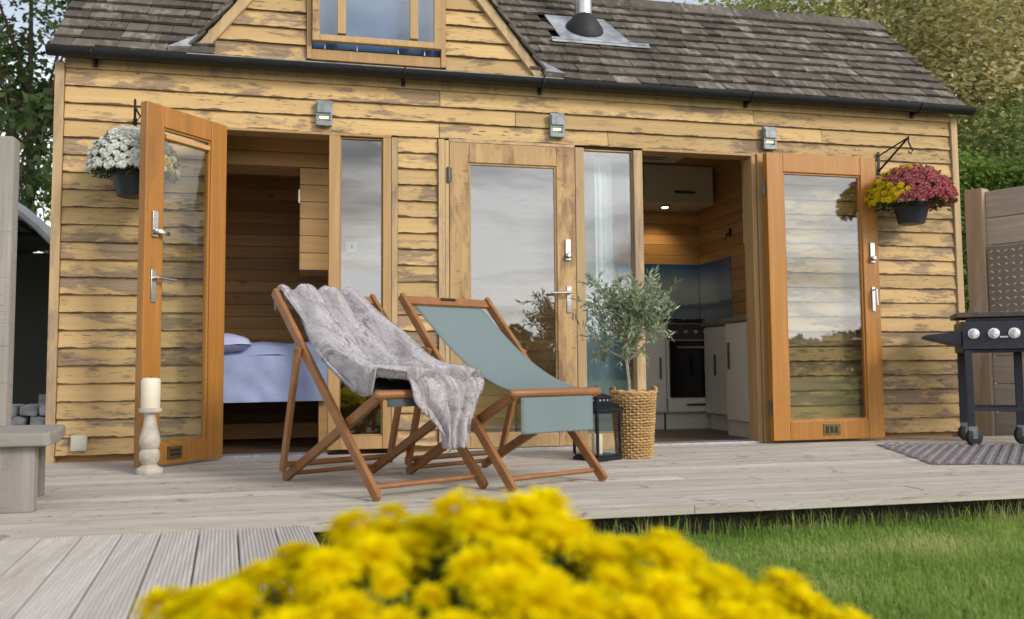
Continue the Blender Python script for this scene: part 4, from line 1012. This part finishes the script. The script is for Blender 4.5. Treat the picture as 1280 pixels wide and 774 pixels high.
# ------------------------------------------------------------------ left: bench, post, tunnel, stones
bn = thing('garden_bench', (-1.2, -1.6, 0), 'low weathered grey timber bench at the left end of the deck', 'bench')
mb = MB(); mb.rnd()
def benchtop(z): return [(-1.9, -1.99, z), (-.96, -2.0, z), (-.94, -1.985, z), (-.955, -1.80, z), (-1.02, -1.46, z), (-1.035, -1.445, z), (-1.9, -1.40, z)]
mb.loft([benchtop(.245), benchtop(.295)]); mb.build('bench_top', M['benchtop'], bn, bevel=.008)
mb = MB(); 
for a, b in ((-1.9, -1.62), (-1.615, -1.27), (-1.265, -1.0)): mb.rnd().box(a, b, -1.955, -1.905, 0, .244)
mb.build('leg_panel', M['greywood'], bn, bevel=.004)
mb = MB(); mb.rnd().box(-1.9, -1.095, -1.50, -1.455, 0, .244); mb.build('leg_panel', M['greywood'], bn, bevel=.004)
mb = MB(); mb.rnd().box(-1.62, -1.408, -.95, -.85, 0, 1.66); fp = rebase(mb.build('fence_post', M['greywood'], bevel=.012), (-1.5, -.9, 0)); tag(fp, 'tall silver grey timber post at the left edge behind the bench', 'post')

tu = thing('polytunnel', (-3.9, 4.0, -.1), 'grey hooped tunnel shelter beyond the left corner of the cabin', 'shelter')
tcx, tcz, tr = -3.9, .667, 1.79
def arc(r, y, a0=0, a1=PI, n=28): return [(tcx + r * math.cos(a), y, tcz + r * math.sin(a)) for a in np.linspace(a0, a1, n)]
def arch_prof(r, y): return [(tcx + r, y, -.1)] + arc(r, y) + [(tcx - r, y, -.1)]
mb = MB(); mb.loft([arch_prof(tr, 4.0), arch_prof(tr, 9.5)], closed=False, cap=False); mb.build('cover', M['tunnelin'], tu, smooth=True, solid=.02)
for y, r, m_, th in ((3.97, tr + .02, 'tunnel', .06), (5.2, tr - .03, 'iron', .022), (6.4, tr - .03, 'iron', .03), (7.6, tr - .03, 'iron', .03)):
    mb = MB(); mb.tube(arch_prof(r, y), th, 8, hint=(0, 1, 0)); mb.build('hoop', M[m_], tu, smooth=True)
mb = MB(); mb.box(tcx - 1.8, tcx + 1.8, 9.5, 9.55, -.1, 2.4); mb.build('end_wall', M['tunnelin'], tu)
mb = MB()
for k in range(4):
    a = R(22 + 20 * k); mb.tube([(tcx + (tr - .03) * math.cos(a), 4.0, tcz + (tr - .03) * math.sin(a)), (tcx + (tr - .03) * math.cos(a), 9.5, tcz + (tr - .03) * math.sin(a))], .016, 6)
mb.build('purlin', M['iron'], tu)
st = thing('low_stone_wall', (-2.3, 2.0, -.1), 'low wall of grey rubble stones left of the cabin', 'wall')
mb = MB()
for r_ in range(4):
    x = -4.0 + random.uniform(0, .1)
    while x < -1.62:
        w = random.uniform(.09, .2); mb.rnd(); z = -.1 + r_ * .095
        j = lambda: random.uniform(-.014, .014)
        mb.hexa([(x + j(), 1.95 + j(), z + j()), (x + w + j(), 1.95 + j(), z + j()), (x + w, 2.2, z), (x, 2.2, z), (x + j(), 1.96 + j(), z + .085 + j()), (x + w + j(), 1.96 + j(), z + .085 + j()), (x + w, 2.2, z + .085), (x, 2.2, z + .085)]); x += w + .012
mb.build('stone_course', M['stone'], st, bevel=.018)
mb = MB(); mb.tube([(-2.70, 4.6, -.09), (-2.62, 4.6, .35), (-2.50, 4.62, .62), (-2.42, 4.64, .70)], [.05, .045, .04, .035], 8); mb.box(-2.9, -2.5, 5.0, 5.4, -.09, .28); o = rebase(mb.build('timber_offcut', M['greywood']), (-2.7, 4.7, -.09)); tag(o, 'leaning grey timber stacked inside the tunnel mouth', 'timber')

# ------------------------------------------------------------------ right: fence, tread plate, grill, mat
fe = thing('board_fence', (5.2, .4, -.14), 'brown horizontal board fence behind the barbecue', 'fence')
fd = Vector((.42, -.90, 0)).normalized(); fn_ = Vector((fd.y, -fd.x, 0))
fo = Vector((5.175, .42, 0))
def fpnt(s, d, z): return fo + fd * s + fn_ * d + Vector((0, 0, z))
def fbox(mb, s0, s1, d0, d1, z0, z1): return mb.hexa([fpnt(s0, d0, z0), fpnt(s1, d0, z0), fpnt(s1, d1, z0), fpnt(s0, d1, z0), fpnt(s0, d0, z1), fpnt(s1, d0, z1), fpnt(s1, d1, z1), fpnt(s0, d1, z1)])
mb = MB(); mb.rnd(); fbox(mb, -.05, .09, -.06, .06, -.14, 1.915); mb.build('fence_post', M['fencepost'], fe, bevel=.006)
mb = MB(); mb.rnd(); fbox(mb, 1.6, 1.72, -.05, .05, -.14, 1.93); mb.build('fence_post', M['fencepost'], fe, bevel=.006)
for k in range(9):
    mb = MB(); mb.rnd(); fbox(mb, .092, 1.6, -.02, .012, -.06 + k * .217, -.06 + k * .217 + .212); mb.build('board', M['fence'], fe, bevel=.004)
tp = MB(); tp.rnd(0); fbox(tp, .10, .78, .035, .041, .90, 1.44)
tp.rnd(1.0)
for a in range(12):
    for b in range(10):
        s = .13 + a * .054; z = .925 + b * .053; ang = .7 if (a + b) % 2 else -.7
        c = fpnt(s, .0425, z); u = fd * math.cos(ang) + Vector((0, 0, math.sin(ang))); w = -fd * math.sin(ang) + Vector((0, 0, math.cos(ang)))
        i = tp.vs([c + u * .020, c + w * .0085, c - u * .020, c - w * .0085, c + fn_ * .006]); [tp.face((i + q, i + (q + 1) % 4, i + 4)) for q in range(4)]
tpo = rebase(tp.build('tread_plate', M['tread']), tuple(fpnt(.4, .04, 1.0))); tag(tpo, 'diamond tread steel plate fixed to the fence above the barbecue', 'metal plate')

gr = thing('barbecue', (4.035, -.67, 0), 'charcoal gas barbecue trolley with three chrome knobs on the right', 'barbecue')
gx0, gx1, gy = 4.035, 4.95, -.67
mb = MB(); mb.box(gx0, gx1, gy, gy + .02, .617, .795); mb.box(gx0, gx0 + .015, gy + .02, gy + .50, .60, .80); mb.box(gx1 - .015, gx1, gy + .02, gy + .50, .60, .80); mb.box(gx0 + .015, gx1 - .015, gy + .48, gy + .5, .6, .8); mb.box(gx0 + .015, gx1 - .015, gy + .02, gy + .48, .60, .615); mb.build('firebox', M['grill'], gr, bevel=.004)
mb = MB()
for k in range(14): mb.box(gx0 + .06 + k * .06, gx0 + .09 + k * .06, gy + .03, gy + .46, .795, .815)
mb.box(gx0 + .03, gx1, gy + .028, gy + .045, .797, .817); mb.build('grate', M['iron'], gr)
mb = MB(); mb.box(gx0 - .02, gx1, gy + .10, gy + .52, .828, .862); mb.build('hot_plate', M['grillwood'], gr, bevel=.004)
mb = MB(); mb.hexa([(gx0 - .215, gy + .03, .700), (gx0 - .004, gy + .01, .640), (gx0 - .004, gy + .42, .640), (gx0 - .215, gy + .42, .700), (gx0 - .215, gy + .03, .715), (gx0 - .004, gy + .01, .735), (gx0 - .004, gy + .42, .735), (gx0 - .215, gy + .42, .715)]); mb.build('side_shelf', M['grill'], gr, bevel=.003)
for x in (4.10, 4.215, 4.33, 4.56):
    mb = MB(); mb.lathe([(.034, 0), (.034, .006), (.024, .010), (.022, .028), (.015, .032)], (0, 0, 0), 18); mb.box(-.006, .006, -.026, .026, .03, .040); mb.xf(lambda v, x=x: Vector((x + v.x, gy - .001 - v.z, .718 + v.y))); mb.build('knob', M['knob'], gr, bevel=.001)
mb = MB(); mb.box(4.25, 4.295, gy - .002, gy - .0005, .690, .700); mb.build('gauge_strip', M['white'], gr)
for x in (gx0 + .012, gx1 - .045):
    for y in (gy + .004, gy + .44):
        MB().box(x, x + .042, y, y + .042, .12, .612).build('leg', M['grill'], gr, bevel=.003)
mb = MB(); mb.box(gx0 + .055, gx1 - .05, gy + .012, gy + .034, .222, .245); mb.build('lower_rail', M['grill'], gr); mb = MB(); mb.box(gx0 + .055, gx1 - .05, gy + .45, gy + .47, .222, .245); mb.build('lower_rail', M['grill'], gr)
for x, y in ((gx0 + .034, gy + .025), (gx0 + .345, gy + .26), (gx0 + .034, gy + .46)):
    wr = .055 if x < 4.2 else .060
    mb = MB(); mb.lathe([(wr - .014, -.020), (wr, -.014), (wr, .014), (wr - .014, .020)], (0, 0, 0), 22); mb.xf(lambda v: Vector((x + .012 + v.x * .82 - v.z * .5, y + v.z * .8 + v.x * .5, wr + v.y))); cw = mb.build('caster', M['rubber'], gr, smooth=True)
    mb = MB(); mb.box(x - .018, x + .03, y - .026, y - .018, wr - .01, .115); mb.box(x - .018, x + .03, y + .018, y + .026, wr - .01, .115); mb.box(x - .02, x + .034, y - .027, y + .027, .115, .124); mb.build('fork', M['galv'], cw)
    if .2 < y - gy < .3: mb = MB(); mb.box(x - .02, x + .025, y - .02, y + .02, .124, .60); mb.build('leg', M['grill'], gr, bevel=.003)

gr.rotation_euler = (0, 0, R(-34)); gr.location.x += .065
ma = MB(); mo = Vector((3.16, -1.53, .004)); ma_u = Vector((.925, -.38, 0)).normalized(); ma_v = Vector((.21, .98, 0)).normalized()
def mat_xy(a, b): return mo + ma_u * a + Vector((ma_u.y * -1, ma_u.x, 0)) * b
W_, H_ = 2.6, 1.32
ma.hexa([mat_xy(0, 0) - Vector((0, 0, .002)), mat_xy(W_, 0) - Vector((0, 0, .002)), mat_xy(W_, H_) - Vector((0, 0, .002)), mat_xy(0, H_ * .9) - Vector((0, 0, .002)), mat_xy(0, 0), mat_xy(W_, 0), mat_xy(W_, H_), mat_xy(0, H_ * .9)])
rd = Vector((1.04, 1.08, 0)).normalized(); ru = ma_u; rn = Vector((-ma_u.y, ma_u.x, 0)); da, db = rd.dot(ru), rd.dot(rn)
s = -1.6
while s < W_:
    # rib line a = s + t*da/db*... clipped to the mat
    t0, t1 = 0.0, (H_ * .92) / db
    a0, a1 = s, s + t1 * da
    if a1 > .02 and a0 < W_:
        if a0 < .01: t0 = (.01 - a0) / da
        if a1 > W_ - .01: t1 = (W_ - .01 - s) / da
        if t1 - t0 > .05:
            ma.rnd(); p, q = mat_xy(s + t0 * da, t0 * db), mat_xy(s + t1 * da, t1 * db); n_ = Vector((-rd.y, rd.x, 0)) * .013; zz = Vector((0, 0, .010))
            ma.hexa([p - n_, p + n_, q + n_, q - n_, p - n_ * .7 + zz, p + n_ * .7 + zz, q + n_ * .7 + zz, q - n_ * .7 + zz])
    s += .060
mat_o = rebase(ma.build('ribbed_mat', M['mat']), tuple(mo)); tag(mat_o, 'dark grey diagonally ribbed mat under the barbecue', 'mat')

# ------------------------------------------------------------------ trees, hedge, wood
def crown(cx, cy, z0, z1, rad, nl, ls, ncl, seed, clr, ry=None, holes=0.0, shape=1.0):
    g = np.random.RandomState(seed); ry = ry or rad; zc = (z0 + z1) / 2; rz = (z1 - z0) / 2
    v = unit(g.normal(size=(ncl, 3))); rr = g.uniform(.25, 1, ncl) ** .55
    lump = np.array([mnoise.noise(Vector((a[0] * 1.8 + seed, a[1] * 1.8, a[2] * 1.8))) for a in v])
    c = v * (rr * (1 + .28 * lump))[:, None] * np.array([rad, ry, rz]) + np.array([cx, cy, zc])
    cl = g.randint(0, ncl, nl); tone = np.clip(g.normal(.45, .22, ncl), 0, 1)
    P = c[cl] + g.normal(0, 1, (nl, 3)) * clr * np.array([1, 1, .7]); P = P[:, :]
    NN = unit(unit(P - np.array([cx, cy, zc - rz * .3])) * .9 + np.array([0, 0, .45]) + g.normal(0, .5, (nl, 3)))
    D = unit(np.cross(NN, g.normal(size=(nl, 3)))); U = unit(np.cross(NN, D))
    L = g.uniform(.7, 1.3, nl) * ls; V, F = leaf_quads(P, D, U, L, L * .55)
    up = np.clip((P[:, 2] - c[cl][:, 2]) / clr, -1, 1) * 0
    return V, F, np.clip(tone[cl] + g.normal(0, .15, nl), 0, 1), c
def tree(name, label, cx, cy, z0, z1, rad, mat, seed, nl=24000, ls=.085, ncl=260, clr=.26, cat='tree', tr=.14, ry=None, group=None, base=-.14):
    t = thing(name, (cx, cy, base), label, cat, group)
    V, F, c, cl = crown(cx, cy, z0, z1, rad, nl, ls, ncl, seed, clr, ry)
    link_mesh('crown', V, F, c, M[mat], t)
    mb = MB(); top = z0 + (z1 - z0) * .7
    mb.tube([(cx, cy, base), (cx + .05, cy, base + (top - base) * .4), (cx - .05, cy + .05, top)], [tr, tr * .75, tr * .2], 9)
    g = random.Random(seed)
    for k in range(14):
        e = Vector(cl[g.randrange(len(cl))]); s = Vector((cx, cy, base + (top - base) * g.uniform(.25, .9))); m_ = s.lerp(e, .5) + Vector((0, 0, .12)); mb.tube([s, m_, e], [tr * .35, tr * .2, tr * .07], 6)
    mb.build('trunk', M['trunk'], t, smooth=True); return t
def dirp(px, d):
    a = R(12.85) + math.atan((px - 640) / 1100.0); return d * math.sin(a), -5.57 + d * math.cos(a)
def T(px, d, z0, z1, rad, name, mat, seed, label, **k):
    x, y = dirp(px, d); return tree(name, label, x, y, z0, z1, rad, mat, seed, **k)
GT = 'trees behind the cabin'
T(1268, 12.0, .3, 3.5, 1.6, 'bushy_tree', 'foliage_green', 3, 'dark green bushy tree low behind the hedge at the far right', group=GT, nl=22000, ls=.085, ncl=150)
T(1185, 14.5, .5, 6.0, 2.1, 'autumn_tree', 'foliage_autumn', 5, 'russet and olive autumn tree rising just right of the roof end', group=GT, nl=26000, ls=.10, ncl=170, clr=.30)
T(1300, 17.5, 2.0, 9.6, 3.0, 'ochre_tree', 'foliage_ochre', 8, 'tall yellow ochre tree filling the top right corner', group=GT, nl=26000, ls=.125, ncl=180, clr=.36)
T(1080, 17.0, 1.0, 9.2, 2.7, 'olive_green_tree', 'foliage_olive', 13, 'tall brownish olive tree directly behind the right ridge end', group=GT, nl=26000, ls=.12, ncl=170, clr=.34)
T(975, 20.0, 1.5, 9.5, 2.4, 'lime_tree', 'foliage_lime', 17, 'yellow green tree showing above the right half of the ridge', group=GT, nl=26000, ls=.11)
T(755, 21.0, 1.5, 9.7, 1.9, 'leafy_tree', 'foliage_green', 21, 'green tree just showing above the ridge right of the flue', group=GT, nl=18000, ls=.11)
T(1200, 21.0, 2.0, 11.0, 3.2, 'tall_tree', 'foliage_olive', 22, 'tall olive brown tree at the top right behind the russet one', group=GT, nl=24000, ls=.13, ncl=170, clr=.38)
T(28, 17.0, 2.6, 10.2, 2.3, 'dark_tree', 'foliage_dark', 31, 'dark green leafy tree with sky gaps left of the cabin', group=GT, nl=7500, ls=.155, ncl=70, clr=.30, tr=.10)
T(70, 18.0, .8, 6.6, 1.5, 'small_tree', 'foliage_green', 33, 'lighter green small tree close behind the left roof corner', group=GT, nl=4500, ls=.13, ncl=40, clr=.28, tr=.07)
T(-110, 19.0, 1.2, 10.0, 3.0, 'broad_tree', 'foliage_dark', 35, 'broad dark tree at the far left edge', group=GT, nl=9000, ls=.12, ncl=80, clr=.28)
# hedge behind the fence
g = np.random.RandomState(50); n = 60000; hx = g.uniform(5.0, 10.5, n); hz = g.uniform(-.1, 2.72, n); hy = 2.1 + .12 * (hx - 5) + g.uniform(0, 1, n) ** 2 * .9
topn = np.array([.12 * mnoise.noise(Vector((a * 2, b * 2, 0))) for a, b in zip(hx, hy)]); hz = np.where(g.rand(n) < .35, 2.66 + topn + g.normal(0, .05, n), hz + topn); hy = np.where(hz > 2.5, 2.1 + .12 * (hx - 5) + g.uniform(0, .9, n), hy)
P = np.stack([hx, hy, hz], 1); NN = unit(g.normal(0, .55, (n, 3)) + np.array([-.2, -.7, .7])); D = unit(np.cross(NN, g.normal(size=(n, 3)))); U = unit(np.cross(NN, D)); L = g.uniform(.03, .065, n)
he = thing('hedge', (7, 2.4, -.14), 'clipped bright green hedge between the cabin corner and the fence', 'hedge')
V, F = leaf_quads(P, D, U, L, L * .55); link_mesh('foliage', V, F, np.clip(g.rand(n) * .7 + .3 * (hz > 2.5), 0, 1), M['hedge_green'], he)
mb = MB()
for k in range(12): x = 5.2 + k * .44; mb.tube([(x, 2.55 + .12 * (x - 5), -.14), (x + .05, 2.6 + .12 * (x - 5), 1.4), (x, 2.55 + .12 * (x - 5), 2.45)], [.03, .022, .01], 6)
mb.build('stem', M['trunk'], he)
# wooded bank far behind on the right
mb = MB()
def hill(u, v):
    x = 4 + 70 * u; y = 16 + 40 * v; e = max(0, min(1, (x - 7) / 9)); e = e * e * (3 - 2 * e)
    return (x, y, -.2 + e * (v ** .6) * 17 + .8 * mnoise.noise(Vector((x * .2, y * .2, 0))) * v)
mb.grid(hill, 50, 40); tag(mb.build('hillside', plain('hillside_ground', (.05, .055, .02), .95, 0, .4, 2), smooth=True), kind='structure')
g = np.random.RandomState(77); n = 60000; uu = g.rand(n) * .75; vv = g.rand(n) ** 1.2 * .8
P = np.array([hill(a, b) for a, b in zip(uu, vv)]); blob = np.array([max(0, .5 + mnoise.noise(Vector((p[0] * .45, p[1] * .45, 3)))) for p in P]); P[:, 2] += blob * 2.2 * g.rand(n) ** .5
NN = unit(g.normal(0, .6, (n, 3)) + np.array([-.3, -.8, .6])); D = unit(np.cross(NN, g.normal(size=(n, 3)))); U = unit(np.cross(NN, D)); L = g.uniform(.16, .34, n); V, F = leaf_quads(P, D, U, L, L * .6)
tag(link_mesh('wooded_bank', V, F, np.clip(blob * .4 + g.rand(n) * .6, 0, 1), M['wood_mix']), 'far-off autumn wood covering the bank behind the trees', 'wood', kind='stuff')
# tree line on the camera's side of the lawn, seen in the glass
g = np.random.RandomState(79); n = 16000; a = g.uniform(-45, 45, n); hgt = np.array([2.6 + 1.6 * mnoise.noise(Vector((x * .16, 5, 0))) + 1.0 * mnoise.noise(Vector((x * .7, 8, 0))) for x in a]) + np.where((a < -2), 1.8, 0)
P = np.stack([a, -47 + g.normal(0, .8, n), -.2 + hgt * g.rand(n) ** .7], 1); D = unit(g.normal(size=(n, 3))); U = unit(np.cross(D, g.normal(size=(n, 3)))); L = g.uniform(.4, .8, n); V, F = leaf_quads(P, D, U, L, L * .6)
tag(link_mesh('far_treeline', V, F, g.rand(n), M['foliage_dark']), 'distant dark tree line across the lawn, reflected in the glass', 'wood', kind='stuff')

# ------------------------------------------------------------------ sky, sun, lamp, camera
W = bpy.data.worlds.new('World'); sc.world = W; W.use_nodes = True; t = W.node_tree; t.nodes.clear()
SUN_EL, SUN_AZ = 28.0, 142.0      # azimuth clockwise from +y (into the cabin), so the sun stands behind the camera's right shoulder
sky = t.nodes.new('ShaderNodeTexSky'); sky.sky_type = 'NISHITA'; sky.sun_disc = False; sky.sun_elevation = R(SUN_EL); sky.sun_rotation = R(SUN_AZ); sky.air_density = 1.0; sky.dust_density = 2.0
tc = t.nodes.new('ShaderNodeTexCoord')
mp = t.nodes.new('ShaderNodeMapping'); mp.inputs['Scale'].default_value = (1.6, 1.6, 7.0); t.links.new(tc.outputs['Generated'], mp.inputs[0])
ns = t.nodes.new('ShaderNodeTexNoise'); ns.inputs['Scale'].default_value = 1.5; ns.inputs['Detail'].default_value = 6; ns.inputs['Roughness'].default_value = .55; ns.inputs['Distortion'].default_value = .4; t.links.new(mp.outputs[0], ns.inputs['Vector'])
cr = t.nodes.new('ShaderNodeValToRGB'); cr.color_ramp.elements[0].position = .41; cr.color_ramp.elements[0].color = (2.8, 3.0, 3.3, 1); cr.color_ramp.elements[1].position = .59; cr.color_ramp.elements[1].color = (11, 11, 11, 1); t.links.new(ns.outputs['Fac'], cr.inputs[0])
# the cloud deck is brighter round the sun
sd = Vector((math.cos(R(SUN_EL)) * math.sin(R(SUN_AZ)), math.cos(R(SUN_EL)) * math.cos(R(SUN_AZ)), math.sin(R(SUN_EL))))
dp = t.nodes.new('ShaderNodeVectorMath'); dp.operation = 'DOT_PRODUCT'; t.links.new(tc.outputs['Generated'], dp.inputs[0]); dp.inputs[1].default_value = sd
mr = t.nodes.new('ShaderNodeMapRange'); mr.inputs[1].default_value = .2; mr.inputs[2].default_value = 1.0; mr.inputs[1].default_value = -.2; mr.inputs[3].default_value = 1.25; mr.inputs[4].default_value = 2.3; t.links.new(dp.outputs['Value'], mr.inputs[0])
mul = t.nodes.new('ShaderNodeVectorMath'); mul.operation = 'SCALE'; t.links.new(cr.outputs[0], mul.inputs[0]); t.links.new(mr.outputs[0], mul.inputs['Scale'])
mx_ = t.nodes.new('ShaderNodeMix'); mx_.data_type = 'RGBA'; 
sx = t.nodes.new('ShaderNodeSeparateXYZ'); t.links.new(tc.outputs['Generated'], sx.inputs[0])
ce = t.nodes.new('ShaderNodeMapRange'); ce.interpolation_type = 'SMOOTHSTEP'; ce.inputs[1].default_value = .24; ce.inputs[2].default_value = .34; ce.inputs[3].default_value = .95; ce.inputs[4].default_value = .35; t.links.new(sx.outputs[2], ce.inputs[0]); t.links.new(ce.outputs[0], mx_.inputs[0]); t.links.new(sky.outputs[0], mx_.inputs[6]); 
fy_ = t.nodes.new('ShaderNodeMapRange'); fy_.interpolation_type = 'SMOOTHSTEP'; fy_.inputs[1].default_value = .1; fy_.inputs[2].default_value = .7; fy_.inputs[4].default_value = .8; t.links.new(sx.outputs[1], fy_.inputs[0])
fm = t.nodes.new('ShaderNodeMix'); fm.data_type = 'RGBA'; fm.inputs[7].default_value = (12.5, 12.6, 12.8, 1); t.links.new(fy_.outputs[0], fm.inputs[0]); t.links.new(mul.outputs[0], fm.inputs[6]); t.links.new(fm.outputs[2], mx_.inputs[7])
bg = t.nodes.new('ShaderNodeBackground'); bg.inputs[1].default_value = .10; t.links.new(mx_.outputs[2], bg.inputs[0])
wo = t.nodes.new('ShaderNodeOutputWorld'); t.links.new(bg.outputs[0], wo.inputs[0])

su = bpy.data.lights.new('sun', 'SUN'); su.energy = 1.5; su.angle = R(14); su.color = (1.0, .95, .88)
so_ = bpy.data.objects.new('sun', su); COL.objects.link(so_); so_.rotation_mode = 'QUATERNION'; so_.rotation_quaternion = Vector((0, 0, 1)).rotation_difference(sd)
sl = bpy.data.lights.new('downlight_lamp', 'SPOT'); sl.energy = 5; sl.spot_size = R(100); sl.spot_blend = .8; sl.color = (1, .72, .36); sl.shadow_soft_size = .02
slo = bpy.data.objects.new('downlight_lamp', sl); COL.objects.link(slo); slo.location = (3.03, 1.62, 1.91); slo.rotation_euler = (R(24), 0, 0)

cam = bpy.data.cameras.new('camera'); co = bpy.data.objects.new('camera', cam); COL.objects.link(co); sc.camera = co
r_ = Vector((0.9750563, -0.22180845, -0.00813706)); u_ = Vector((-0.00705598, -0.06761784, 0.99768634)); f_ = Vector((0.22184547, 0.97274295, 0.06749628))
co.matrix_world = Matrix(((r_.x, u_.x, -f_.x, 0), (r_.y, u_.y, -f_.y, -5.57), (r_.z, u_.z, -f_.z, .515), (0, 0, 0, 1)))
cam.sensor_width = 36; cam.lens = 1100.8 / 1280 * 36; cam.clip_start = .05; cam.clip_end = 600
cam.dof.use_dof = True; cam.dof.focus_distance = 5.2; cam.dof.aperture_fstop = 2.8

sc.render.engine = 'CYCLES'; sc.cycles.max_bounces = 10; sc.cycles.transparent_max_bounces = 16; sc.cycles.use_denoising = True
sc.view_settings.view_transform = 'Standard'; sc.view_settings.look = 'None'; sc.view_settings.exposure = 0.36; sc.view_settings.gamma = 1.0; sc.view_settings.use_curve_mapping = False
